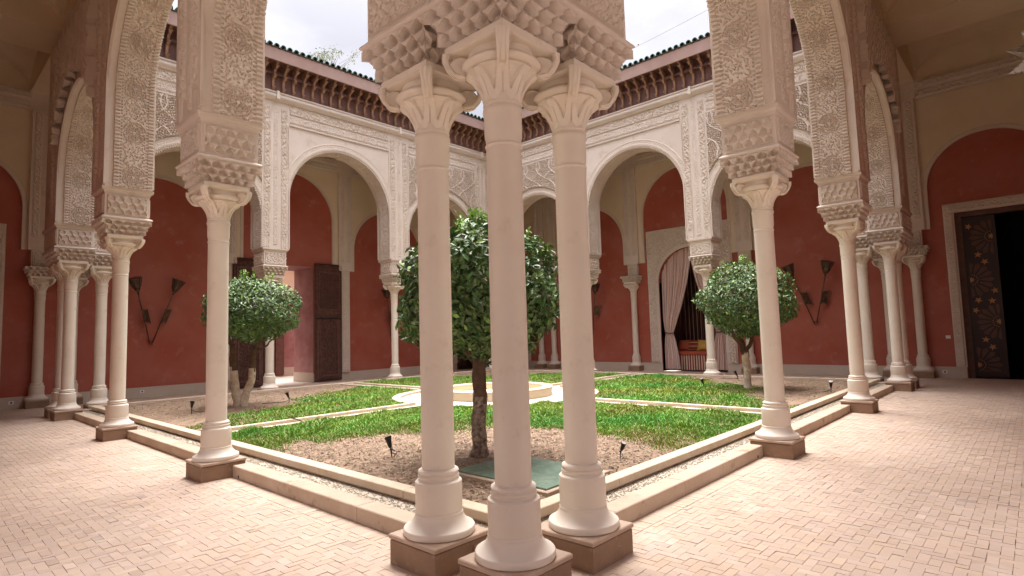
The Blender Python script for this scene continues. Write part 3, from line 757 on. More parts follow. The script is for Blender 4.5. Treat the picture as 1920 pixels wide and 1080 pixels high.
def star_door(root, cu, W_, Hd, k, nearside):
    mb = MB()
    # dark frame set in the opening
    mb.box(cu-W_+.002, cu-W_+.14, C_W-.30, C_W-.06, 0, Hd-.14); mb.box(cu+W_-.14, cu+W_-.002, C_W-.30, C_W-.06, 0, Hd-.14); mb.box(cu-W_+.002, cu+W_-.002, C_W-.30, C_W-.06, Hd-.14, Hd-.002)
    fr = off(mb).build('door_frame', M['wood'], root)
    # dark room box behind
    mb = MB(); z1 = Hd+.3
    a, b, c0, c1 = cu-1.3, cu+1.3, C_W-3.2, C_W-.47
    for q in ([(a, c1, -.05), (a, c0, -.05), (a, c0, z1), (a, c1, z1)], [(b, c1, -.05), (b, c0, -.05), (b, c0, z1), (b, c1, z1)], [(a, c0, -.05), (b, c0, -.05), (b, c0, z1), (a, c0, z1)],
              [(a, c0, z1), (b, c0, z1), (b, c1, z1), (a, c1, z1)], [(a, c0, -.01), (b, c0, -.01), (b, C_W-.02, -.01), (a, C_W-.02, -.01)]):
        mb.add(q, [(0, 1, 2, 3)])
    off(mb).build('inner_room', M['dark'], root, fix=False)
    def leaf(hinge_u, width, sgn, open_):
        """leaf geometry in its own frame: hinge at origin, spans +x, front face towards +y"""
        mb = MB(); st = MB(); pt = MB(); H0, H1 = .03, Hd-.16
        mb.mi = 0; mb.box(0, width, -.05, 0, H0, H1)
        mb.box(0, width, .001, .018, H0, H0+.14); mb.box(0, width, .001, .018, H1-.12, H1); mb.box(0, .07, .001, .018, H0+.14, H1-.12); mb.box(width-.07, width, .001, .018, H0+.14, H1-.12)
        # star rosettes: centres alternate between the two edges
        def petal(cx, cz, a, r0, r1, hw, y):
            ca, sa = math.cos(a), math.sin(a); pts = [(r0, 0), ((r0+r1)*.5, hw*.7), (r1*.86, hw), (r1, 0), (r1*.86, -hw), ((r0+r1)*.5, -hw*.7)]
            P2 = [(cx+r*ca-t*sa, cz+r*sa+t*ca) for r, t in pts]
            P2 = [(min(max(x, .078), width-.078), min(max(z, H0+.16), H1-.14)) for x, z in P2]
            if max(x for x, z in P2)-min(x for x, z in P2) < .02 or max(z for x, z in P2)-min(z for x, z in P2) < .01: return
            n = len(P2); vs = [(x, .001, z) for x, z in P2]+[(x, y, z) for x, z in P2]
            pt.add(vs, [tuple(range(n, 2*n))]+[(i, (i+1) % n, n+(i+1) % n, n+i) for i in range(n)])
        def star(cx, cz, r, npt, y, rot=0):
            P2 = []
            for i in range(2*npt):
                rr = r if i % 2 == 0 else r*.42; a = rot+PI*i/npt; P2.append((cx+rr*math.cos(a), cz+rr*math.sin(a)))
            P2 = [(min(max(x, .075), width-.075), z) for x, z in P2]
            if cz < H0+.2 or cz > H1-.2: return
            n = len(P2); vs = [(x, .001, z) for x, z in P2]+[(x, y, z) for x, z in P2]+[(min(max(cx, .08), width-.08), y+.002, cz)]
            st.add(vs, [(n+i, n+(i+1) % n, 2*n) for i in range(n)]+[(i, (i+1) % n, n+(i+1) % n, n+i) for i in range(n)])
        z = H0+.34; side = 0
        while z < H1:
            cx = .10 if side == 0 else width-.10
            star(cx, z, .095, 8, .012)
            for j in range(16):
                a = 2*PI*j/16
                petal(cx, z, a, .15, .50, .062, .014)
                sx, sz = cx+.585*math.cos(a+PI/16), z+.585*math.sin(a+PI/16)
                if .09 < sx < width-.09 and j % 2 == 0: star(sx, sz, .095, 5, .012, a)
                sx, sz = cx+.14*math.cos(a+PI/16), z+.14*math.sin(a+PI/16)
                if .09 < sx < width-.09: star(sx, sz, .020, 4, .010, a)
            z += 1.18; side = 1-side
        o = mb.build('door_leaf', M['starwood'], root, fix=True)
        s2 = st.build('star_inlay', M['inlay'], o); pt.build('petal_panel', M['petalwood'], o)
        o.location = (hinge_u-S/2, C_W-.14, 0)
        if sgn < 0: o.scale = (-1, 1, 1)
        o.rotation_euler = (0, 0, open_)
        return o
    if nearside and k == 1:      # one leaf closed, the other swung into the dark room
        leaf(cu+W_-.14, W_-.14, -1, R_(0)); leaf(cu-W_+.14, W_-.14, 1, R_(-82))
    else:
        leaf(cu+W_-.14, W_-.14, -1, 0); leaf(cu-W_+.14, W_-.14, 1, 0)
walls = []
for k in range(4):
    wl = make_wall(k); ang = k*PI/2; d = Vector((0, -S/2, 0)); d.rotate(Matrix.Rotation(ang, 3, 'Z'))
    wl.location = Vector((S/2, S/2, 0))+d; wl.rotation_euler = (0, 0, ang); tag(wl, WALL_LABEL[k], 'wall', 'gallery walls'); walls.append(wl)
def loc(k, u, c):       # side frame -> world xy
    v = Vector((u-S/2, c-S/2, 0)); v.rotate(Matrix.Rotation(k*PI/2, 3, 'Z')); return v.x+S/2, v.y+S/2
# engaged wall columns
WCOL = {1: [(0, 'slim wall column left of the dark star door, at right'), (Q, 'wall column half hidden behind the far right corner cluster'), (P, 'slim wall column behind the trunk of the small right tree'),
            (RR, 'slim wall column on red wall just left of the curtained alcove'), (S-Q, 'thin far wall column between centre and right front columns, right one of two'), (S, 'thin far wall column between centre and right front columns, left one of two')],
        2: [(0, 'wall column beside the far star door, hidden behind the central tree'), (Q, 'second wall column beside the far star door, hidden by the left front column'),
            (S-Q, 'wall column mostly hidden behind the far left corner cluster'), (S, 'slim wall column at the far left of the photo, alone on the red wall')]}
for k in WCOL:
    for u, l in WCOL[k]:
        x, y = loc(k, u, C_W+.13); place_col(x, y, l, 'columns engaged in the gallery walls')

# ------------------------------------------------------------------ gallery ceilings
def make_ceiling():
    root = empty('gallery_ceiling', (0, 0, 0)); ZB_ = 8.71
    beams = [(-T, Q+T), (P-T, P+T), (RR-T, RR+T), (S-Q-T, S+T)]
    c0, c1 = C_W+.0, -T
    for a, b in beams:
        mb = MB(); mb.box(a, b, c0, c1-.002, ZB_, 9.9); off(mb).build('beam', M['cream'], root)
    ed = [-3.34]+[x for b in beams for x in b]
    for i in range(0, len(ed)-1, 2):
        a, b = ed[i], ed[i+1]; n = 33
        U, C = np.meshgrid(np.linspace(a, b, n), np.linspace(c0, c1, n), indexing='ij')
        hu, hc = (b-a)/2, (c1-c0)/2
        zu = np.sqrt(np.clip(1-((U-(a+b)/2)/hu)**2, 0, 1)); zc = np.sqrt(np.clip(1-((C-(c0+c1)/2)/hc)**2, 0, 1))
        Z = ZB_+.05+.80*np.maximum(zu, zc)
        # lunettes close the bay at its four edges: straight walls up from the springing
        mb = MB(); mb.grid(U, C, Z)
        e = .0
        for (xs, ys, zs, fx) in ((U[:, 0], C[:, 0], Z[:, 0], 0), (U[:, -1], C[:, -1], Z[:, -1], 0), (U[0, :], C[0, :], Z[0, :], 0), (U[-1, :], C[-1, :], Z[-1, :], 0)):
            X2 = np.stack([xs, xs], 1); Y2 = np.stack([ys, ys], 1); Z2 = np.stack([np.full_like(zs, ZB_-.0), zs], 1)
            # push the closing face slightly into the bay
            X2 = X2+np.sign((a+b)/2-X2)*.004*(abs(X2-(a+b)/2) > hu-.01); Y2 = Y2+np.sign((c0+c1)/2-Y2)*.004*(abs(Y2-(c0+c1)/2) > hc-.01)
            mb.grid(X2, Y2, Z2)
        off(mb).build('vault', M['cream'], root, smooth=True, sharp=20)
    return root
CL = ['vaulted cream ceiling of the right near gallery, behind the lantern', 'vaulted ceiling of the far right gallery, glimpsed through its wide arch',
      'vaulted ceiling of the far left gallery, glimpsed through its wide arch', 'vaulted cream ceiling of the left near gallery, top left of the photo']
ce0 = make_ceiling(); ces = [ce0]+[copy_tree(ce0) for _ in range(3)]
for k, o in enumerate(ces):
    ang = k*PI/2; d = Vector((0, -S/2, 0)); d.rotate(Matrix.Rotation(ang, 3, 'Z')); o.location = Vector((S/2, S/2, 0))+d; o.rotation_euler = (0, 0, ang)
    tag(o, CL[k], 'ceiling', 'gallery ceilings')

# ------------------------------------------------------------------ ground, paving, kerbs
def struct(o): o['kind'] = 'structure'; return o
mb = MB(); mb.add([(-400, -400, -.08), (400, -400, -.08), (400, 400, -.08), (-400, 400, -.08)], [(0, 1, 2, 3)]); struct(mb.build('ground', M['outer']))
CI = .10          # inner edge of the paving at the curb
LO, HI = -WD, S+WD
mb = MB(); mb.add([(LO-.02, LO-.02, -.016), (HI+.02, LO-.02, -.016), (HI+.02, HI+.02, -.016), (LO-.02, HI+.02, -.016)], [(0, 1, 2, 3)]); struct(mb.build('floor_bed', M['grout']))
def bricks():
    bw, n = .070, 2; L = bw*n
    V = []; 
    N = int((HI-LO)/bw)+4
    I, J = np.meshgrid(np.arange(-3, N), np.arange(-3, N), indexing='ij'); d = (I-J) % (2*n)
    hz = d == 0; vt = d == 2*n-1
    x0 = np.concatenate([I[hz], I[vt]])*bw+LO; y0 = np.concatenate([J[hz], J[vt]])*bw+LO
    w_ = np.concatenate([np.full(hz.sum(), L), np.full(vt.sum(), bw)]); h_ = np.concatenate([np.full(hz.sum(), bw), np.full(vt.sum(), L)])
    bd = CI-.17   # a soldier course follows the curb
    rects = []
    x1 = x0+w_; y1 = y0+h_
    x0 = np.clip(x0, LO, HI); x1 = np.clip(x1, LO, HI); y0 = np.clip(y0, LO, HI); y1 = np.clip(y1, LO, HI)
    a, b = bd, S-bd
    # clip by the court square: drop tiles inside, trim those crossing
    inside = (x0 > a-.001) & (x1 < b+.001) & (y0 > a-.001) & (y1 < b+.001)
    cx, cy_ = (x0+x1)/2, (y0+y1)/2
    iny = (y1 > a) & (y0 < b); inx = (x1 > a) & (x0 < b)
    x1 = np.where(iny & (x0 < a) & (x1 > a), a, x1); x0 = np.where(iny & (x1 > b) & (x0 < b) & (x0 > a), b, x0)
    inx = (x1 > a+.001) & (x0 < b-.001)
    y1 = np.where(inx & (y0 < a) & (y1 > a), a, y1); y0 = np.where(inx & (y1 > b) & (y0 < b) & (y0 > a), b, y0)
    ok = ~((x0 > a-.001) & (x1 < b+.001) & (y0 > a-.001) & (y1 < b+.001)) & (x1-x0 > .008) & (y1-y0 > .008)
    R4 = np.stack([x0, x1, y0, y1], 1)[ok]
    sol = []; k = 0
    u = a
    while u < b-.01:
        v = min(u+bw, b)
        sol += [(u, v, a+.002, CI-.002), (u, v, S-CI+.002, b-.002)]
        if u > CI and v < S-CI: sol += [(a+.002, CI-.002, u, v), (S-CI+.002, b-.002, u, v)]
        u += bw
    R4 = np.concatenate([R4, np.array(sol)])
    m = len(R4); g = rng.uniform(.0001, .0008, (m, 4)); wide = rng.random((m, 4)) < .06; g = np.where(wide, rng.uniform(.0015, .0038, (m, 4)), g)
    x0, x1, y0, y1 = R4[:, 0]+g[:, 0], R4[:, 1]-g[:, 1], R4[:, 2]+g[:, 2], R4[:, 3]-g[:, 3]
    zt = rng.normal(0, .0008, m); tx = rng.normal(0, .0007, m); ty = rng.normal(0, .0007, m)
    e = .0012
    top = np.stack([np.stack([x0+e, y0+e, zt-tx-ty], 1), np.stack([x1-e, y0+e, zt+tx-ty], 1), np.stack([x1-e, y1-e, zt+tx+ty], 1), np.stack([x0+e, y1-e, zt-tx+ty], 1)], 1)
    bot = np.stack([np.stack([x0, y0, zt-.006], 1), np.stack([x1, y0, zt-.006], 1), np.stack([x1, y1, zt-.006], 1), np.stack([x0, y1, zt-.006], 1)], 1)
    V = np.concatenate([top, bot], 1).reshape(-1, 3)
    o = (np.arange(m)*8)[:, None]
    Fc = np.concatenate([o+np.array([[0, 1, 2, 3]])]+[o+np.array([[4+i, 4+(i+1) % 4, (i+1) % 4, i]]) for i in range(4)])
    t = rng.normal(1, .032, (m, 1))*np.ones((m, 3)); hue = rng.normal(0, .025, m); t[:, 0] += hue*.3; t[:, 2] -= hue
    pale = rng.random(m) < .04; t[pale] *= np.array([1.08, 1.10, 1.10]); dk = rng.random(m) < .02; t[dk] *= .84
    return V, Fc, np.repeat(np.clip(t, .5, 1.3), 8, 0)
V, Fc, tn = bricks(); struct(fast('floor', V, Fc, M['terra'], tint=tn))

def ring_run(mb, a, b, z0, z1, seg=1.22, bev=.008, gap=.002):
    """square ring of kerb stones between inset a and b (a<b) measured from the court square"""
    for side in range(4):
        u = a
        while u < S-a-b*0-.01:
            v = min(u+seg, S-b)
            if v-u < .2: v = S-b
            x0, x1, y0, y1 = u+gap, v-gap, a, b
            tmp = MB(); tmp.bbox(x0, x1, y0, y1, z0, z1, bev)
            vv = tmp.v[0].copy(); c_, s_ = [(1, 0), (0, 1), (-1, 0), (0, -1)][side]
            X = vv[:, 0]-S/2; Y = vv[:, 1]-S/2
            vv[:, 0], vv[:, 1] = S/2+X*c_-Y*s_, S/2+X*s_+Y*c_
            mb.add(vv, tmp.f)
            if v >= S-b-.001: break
            u = v
mb = MB(); ring_run(mb, .10, .30, -.01, .138); struct(mb.build('curb', M['curb']))
mb = MB(); ring_run(mb, .30, .62, -.01, .122, seg=3, bev=.001, gap=0); struct(mb.build('gutter', M['gravelbed']))
mb = MB(); ring_run(mb, .472, .62, .150, .222, seg=1.5, bev=.006); ring_run(mb, .505, .60, .10, .151, seg=3, bev=.001, gap=0); struct(mb.build('garden_kerb', M['kerb']))
# drain notches beside the plinths
mb = MB()
for k in range(4):
    for u in (P+.42, P-.42, RR+.42, RR-.42, Q+.5):
        x, y = loc(k, u, .0985); n = 8
        ax = (math.cos(k*PI/2), math.sin(k*PI/2)); nr = (-math.sin(k*PI/2), math.cos(k*PI/2))
        vs = []
        for dd in (0, .02):
            vs += [(x+ax[0]*.018*math.cos(PI*i/n)+nr[0]*dd, y+ax[1]*.018*math.cos(PI*i/n)+nr[1]*dd, .012+.035*math.sin(PI*i/n)) for i in range(n+1)]
        mb.add(vs, [tuple(range(n+1)), tuple(range(2*n+1, n, -1))]+[(i, i+1, n+2+i, n+1+i) for i in range(n)])
struct(mb.build('gutter_outlets', M['dark']))
# pebbles
ICO_V = []; t_ = (1+5**.5)/2
for a, b in ((1, t_), (-1, t_), (1, -t_), (-1, -t_)): ICO_V += [(a, b, 0), (0, a, b), (b, 0, a)]
ICO_V = np.array(ICO_V)/math.hypot(1, t_)
import itertools
fs = []
for tri in itertools.combinations(range(12), 3):
    if all(abs(np.linalg.norm(ICO_V[tri[i]]-ICO_V[tri[j]])-1.0515) < .01 for i, j in ((0, 1), (0, 2), (1, 2))): fs.append(tri)
ICO_F = np.array(fs)
def scatter_blobs(name, Ps, sc3, material, tint):
    m = len(Ps); ang = rng.uniform(0, 2*PI, m); ca, sa = np.cos(ang)[:, None], np.sin(ang)[:, None]
    v = ICO_V[None]*sc3[:, None, :]; X = v[..., 0]*ca-v[..., 1]*sa; Y = v[..., 0]*sa+v[..., 1]*ca
    V = np.stack([X, Y, v[..., 2]], 2)+Ps[:, None, :]
    Fc = (ICO_F[None]+12*np.arange(m)[:, None, None]).reshape(-1, 3)
    return fast(name, V.reshape(-1, 3), Fc, material, tint=np.repeat(tint, 12, 0), smooth=True)
m = 11000; u = rng.uniform(.3, S-.3, m); c = rng.uniform(.31, .50, m); sd_ = rng.random(m) < .5; far = rng.random(m) < .12
x = np.where(sd_, u, c); y = np.where(sd_, c, u)
x, y = np.where(far, S-x, x), np.where(far, S-y, y)
s3 = np.stack([rng.uniform(.006, .012, m), rng.uniform(.005, .009, m), rng.uniform(.003, .006, m)], 1)
tint = (rng.uniform(.6, 1.2, m)[:, None]*np.array([1, .96, .9]))
o = scatter_blobs('pebbles', np.stack([x, y, np.full(m, .124)], 1), s3, M['pebble'], tint); tag(o, 'small pale pebbles set in the gutter between curb and garden kerb', 'pebbles', kind='stuff')

# rills, ring kerb, ring floor
K0, K1 = 6.84, S-6.84; CC_ = S/2; R_IN, R_OUT = 2.25, 2.43
mb = MB(); wd = .10
for (a, b) in ((.62, CC_-R_OUT+.03), (CC_+R_OUT-.03, S-.62)):
    for c in (K0, K1-wd):
        n = max(1, round((b-a)/1.0)); st_ = (b-a)/n
        for i in range(n):
            mb.bbox(a+i*st_+.002, a+(i+1)*st_-.002, c, c+wd, .06, .205, .006)
            mb.bbox(c, c+wd, a+i*st_+.002, a+(i+1)*st_-.002, .06, .205, .006)
struct(mb.build('path_kerb', M['kerb']))
mb = MB(); 
for (a, b) in ((.62, CC_-R_IN), (CC_+R_IN, S-.62)):
    mb.box(a, b, K0+wd, K1-wd, .05, .150); mb.box(K0+wd, K1-wd, a, b, .05, .150)
struct(mb.build('path', M['white']))
mb = MB(); n = 96; hw = (K1-K0)/2-wd
for r0, r1, z0, z1, m_ in ((R_IN, R_OUT, .06, .21, 0),):
    for q in range(4):
        g = math.asin(hw/((r0+r1)/2)); a0, a1 = q*PI/2+g, (q+1)*PI/2-g; nn = 28; vs = []
        for i in range(nn+1):
            a = a0+(a1-a0)*i/nn
            for r, z in ((r0, z0), (r0, z1-.006), (r0+.006, z1), (r1-.006, z1), (r1, z1-.006), (r1, z0)): vs.append((CC_+r*math.cos(a), CC_+r*math.sin(a), z))
        fs = [(i*6+j, i*6+j+1, i*6+7+j, i*6+6+j) for i in range(nn) for j in range(5)]+[(0, 1, 2, 3, 4, 5), tuple(nn*6+j for j in range(5, -1, -1))]
        mb.add(vs, fs)
struct(mb.build('ring_kerb', M['kerb']))
mb = MB(); mb.lathe([(R_IN+.02, .05), (R_IN+.02, .153)], CC_, CC_, 80, capb=False); struct(mb.build('ring_floor', M['white']))
b_ = empty('fountain_basin', (CC_, CC_, .15)); tag(b_, 'low round stone basin at the centre of the garden crossing', 'basin')
mb = MB(); mb.lathe([(1.34, 0), (1.34, .16), (1.33, .165)], n=96, capb=False, capt=False); mb.lathe([(1.14, .16), (1.14, .05), (0, .045)], n=96, capb=False, capt=False); mb.build('basin_wall', M['cream'], b_, smooth=True, sharp=35)
mb = MB(); mb.lathe([(1.13, .160), (1.13, .20), (1.14, .207), (1.35, .207), (1.362, .200), (1.362, .166), (1.35, .160), (1.13, .160)], n=96, capb=False, capt=False); mb.build('rim', M['kerb'], b_, smooth=True, sharp=35)

# ------------------------------------------------------------------ soil, grass, litter
def fbm(x, y, s, seed=0):
    r = np.random.default_rng(seed); h = np.zeros_like(x)
    for o_ in range(4):
        for _ in range(3):
            a = r.uniform(0, 2*PI); f = s*(1.9**o_)*r.uniform(.8, 1.2); h = h+np.sin((x*np.cos(a)+y*np.sin(a))*f+r.uniform(0, 6))*(.55**o_)
    return h/3
G0 = .165
def in_beds(x, y):
    ok = (x > .62) & (x < S-.62) & (y > .62) & (y < S-.62)
    ok &= ~((x > K0-.005) & (x < K1+.005)) & ~((y > K0-.005) & (y < K1+.005))
    return ok & (np.hypot(x-CC_, y-CC_) > R_OUT+.005)
def grassiness(x, y):
    n = fbm(x, y, 1.6, 3)*.55
    q1 = (x < CC_) & (y < CC_); q2 = (x < CC_) & (y >= CC_); q3 = (x >= CC_) & (y < CC_); q4 = (x >= CC_) & (y >= CC_)
    d1 = np.hypot(x-1.75, y-2.25)-2.15+np.where((x < 1.35) & (y < 6.6), -.55, 0)
    d2 = .8*(8.9+.74*(x-1.5)-y)
    d3 = .8*(8.8+1.15*(y-.9)-x)
    d4 = (23.6-(x+y))*.7
    return np.where(q1, d1, np.where(q2, d2, np.where(q3, d3, d4)))+n
def soil_h(x, y): return G0+.010*fbm(x, y, 9, 1)+.012*np.clip(-grassiness(x, y), 0, 1)*fbm(x, y, 22, 2)
mb = MB(); gx = np.linspace(.60, S-.60, 560); X, Y = np.meshgrid(gx, gx, indexing='ij'); Z = soil_h(X, Y)
keep = (~((X > K0+.02) & (X < K1-.02)) & ~((Y > K0+.02) & (Y < K1-.02)) & (np.hypot(X-CC_, Y-CC_) > R_IN+.05)) & ~((X > 1.36) & (X < 2.14) & (Y > .86) & (Y < 1.98))
mb.grid(X, Y, Z, keep); o = mb.build('soil', M['soil'], smooth=True, fix=False); struct(o)
def blades():
    out_v = []; tn = []
    def batch(n, x0, x1, y0, y1):
        x = rng.uniform(x0, x1, n); y = rng.uniform(y0, y1, n); g = grassiness(x, y)
        pr = np.clip((g+.12)/.42, .0, 1)**1.2; pr = np.maximum(pr, .018)
        ok = in_beds(x, y) & (rng.random(n) < pr); ok &= ~((x > 1.2) & (x < 2.3) & (y > .7) & (y < 2.2) & (rng.random(n) < .97))
        return x[ok], y[ok], g[ok]
    parts = [batch(170000, .62, 7.2, .62, 7.2), batch(52000, .62, 7.2, 7.2, S-.6), batch(60000, 7.2, S-.6, .62, 7.2), batch(30000, 7.2, S-.6, 7.2, S-.6)]
    x = np.concatenate([p[0] for p in parts]); y = np.concatenate([p[1] for p in parts]); g = np.concatenate([p[2] for p in parts])
    m = len(x); dist = np.hypot(x+2.7, y+2.5)
    clump = .75+.45*np.clip(fbm(x, y, 7, 9), -1, 1)
    h = rng.uniform(.035, .092, m)*np.clip(.55+g*.5, .45, 1.15)*clump; wdt = rng.uniform(.0035, .006, m)*np.clip(dist/6.5, 1, 2.6)
    a = rng.uniform(0, 2*PI, m); lean = h*rng.uniform(.15, 1.0, m); la = rng.uniform(0, 2*PI, m)
    z = soil_h(x, y)-.004; ca, sa = np.cos(a)*wdt, np.sin(a)*wdt; lx, ly = np.cos(la)*lean, np.sin(la)*lean
    base = np.stack([x, y, z], 1)
    v0 = base+np.stack([-ca, -sa, 0*z], 1); v1 = base+np.stack([ca, sa, 0*z], 1)
    mid = base+np.stack([lx*.35, ly*.35, h*.6], 1); v2 = mid+np.stack([ca*.8, sa*.8, 0*z], 1); v3 = mid-np.stack([ca*.8, sa*.8, 0*z], 1)
    tip = base+np.stack([lx, ly, h], 1)
    V = np.stack([v0, v1, v2, v3, tip], 1).reshape(-1, 3); o = (np.arange(m)*5)[:, None]
    Fc = np.concatenate([o+np.array([[0, 1, 2]]), o+np.array([[0, 2, 3]]), o+np.array([[3, 2, 4]])])
    t = rng.uniform(.8, 1.25, m)[:, None]*np.ones((m, 3)); t[:, 0] *= 1+.35*fbm(x, y, 2.5, 11)+rng.uniform(-.1, .3, m); t[:, 1] *= 1+.12*fbm(x, y, 3, 12)
    dry = rng.random(m) < np.clip(.12-.25*(g-.3), .04, .26); t[dry] = np.array([3.6, 1.15, 5.])*rng.uniform(.6, 1., dry.sum())[:, None]
    return V, Fc, np.repeat(np.clip(t, .2, 6), 5, 0)
V, Fc, tn = blades(); tag(fast('grass', V, Fc, M['grass'], tint=tn), 'lush green lawn grass filling the four garden beds', 'grass', kind='stuff')
def litter(n):
    x = rng.uniform(.64, S-.64, n); y = rng.uniform(.64, S-.64, n); near = rng.random(n) < .5
    x = np.where(near, rng.uniform(.64, 4.6, n), x); y = np.where(near, rng.uniform(.64, 6.6, n), y)
    g = grassiness(x, y); ok = in_beds(x, y) & (g < .15) & ~((x > 1.25) & (x < 2.2) & (y > .75) & (y < 2.05) & (rng.random(n) < .93)); x, y = x[ok], y[ok]; m = len(x)
    L = rng.uniform(.010, .026, m); W = L*rng.uniform(.3, .55, m); a = rng.uniform(0, 2*PI, m); z = soil_h(x, y)+.004
    up = rng.uniform(-.6, .9, m)*L; curl = rng.uniform(.2, .9, m)*W
    ax = np.stack([np.cos(a), np.sin(a), 0*a], 1); bx = np.stack([-np.sin(a), np.cos(a), 0*a], 1); zz = np.array([[0, 0, 1.]])
    c = np.stack([x, y, z], 1)
    p0 = c-ax*L[:, None]; p3 = c+ax*L[:, None]+zz*np.abs(up)[:, None]; p1 = c+bx*W[:, None]+zz*curl[:, None]; p2 = c-bx*W[:, None]+zz*curl[:, None]
    V = np.stack([p0, p1, p3, p2], 1).reshape(-1, 3); o = (np.arange(m)*4)[:, None]; Fc = np.concatenate([o+np.array([[0, 1, 2]]), o+np.array([[0, 2, 3]])])
    t = rng.uniform(.2, 1.6, m)[:, None]*np.array([1, 1, 1.])*(1+rng.normal(0, .08, (m, 3)))
    return V, Fc, np.repeat(t, 4, 0)
V, Fc, tn = litter(34000); tag(fast('leaf_litter', V, Fc, M['litter'], tint=tn), 'dry brown fallen leaves on the bare soil of the beds', 'leaf litter', kind='stuff')

# utility cover
uc = empty('utility_cover', (1.75, 1.42, 0)); tag(uc, 'weathered green square cover set in the soil behind the front trio', 'utility cover')
mb = MB()
for x0, x1, y0, y1 in ((-.50, .50, -.66, -.60), (-.50, .50, .60, .66), (-.50, -.44, -.6, .6), (.44, .50, -.6, .6)): mb.bbox(x0, x1, y0, y1, .12, .198, .006)
mb.build('cover_frame', M['curb'], uc)
mb = MB(); mb.bbox(-.45, .45, -.61, .61, .196, .216, .004); mb.build('lid', M['cover'], uc)

# ------------------------------------------------------------------ trees
def leaf_mesh(name, Ps, Nr, size, material, parent, tint, wr=.42, droop=.35):
    """each leaf: six-vertex folded blade; Ps centres, Nr outward normals"""
    m = len(Ps); r = rng.normal(size=(m, 3)); nrm = Nr+.55*r; nrm /= np.linalg.norm(nrm, axis=1)[:, None]
    t = rng.normal(size=(m, 3))+Nr*.5; t[:, 2] -= droop; t -= nrm*(t*nrm).sum(1)[:, None]; t /= np.linalg.norm(t, axis=1)[:, None]
    b = np.cross(nrm, t); L = size[:, None]; W = L*wr*rng.uniform(.8, 1.1, (m, 1))
    fold = .22*W
    p0 = Ps-t*L*.5; p5 = Ps+t*L*.5-nrm*L*.10
    l1 = Ps-t*L*.12+b*W*.5+nrm*fold; r1 = Ps-t*L*.12-b*W*.5+nrm*fold
    l2 = Ps+t*L*.22+b*W*.38+nrm*fold*.6; r2 = Ps+t*L*.22-b*W*.38+nrm*fold*.6
    V = np.stack([p0, l1, l2, p5, r2, r1, Ps-t*L*.12, Ps+t*L*.22-nrm*L*.02], 1).reshape(-1, 3); o = (np.arange(m)*8)[:, None]
    F4 = [[0, 6, 1], [0, 5, 6], [1, 6, 7], [1, 7, 2], [6, 5, 4], [6, 4, 7], [2, 7, 3], [7, 4, 3]]
    Fc = np.concatenate([o+np.array([f]) for f in F4])
    return fast(name, V, Fc, material, parent, tint=np.repeat(tint, 8, 0))
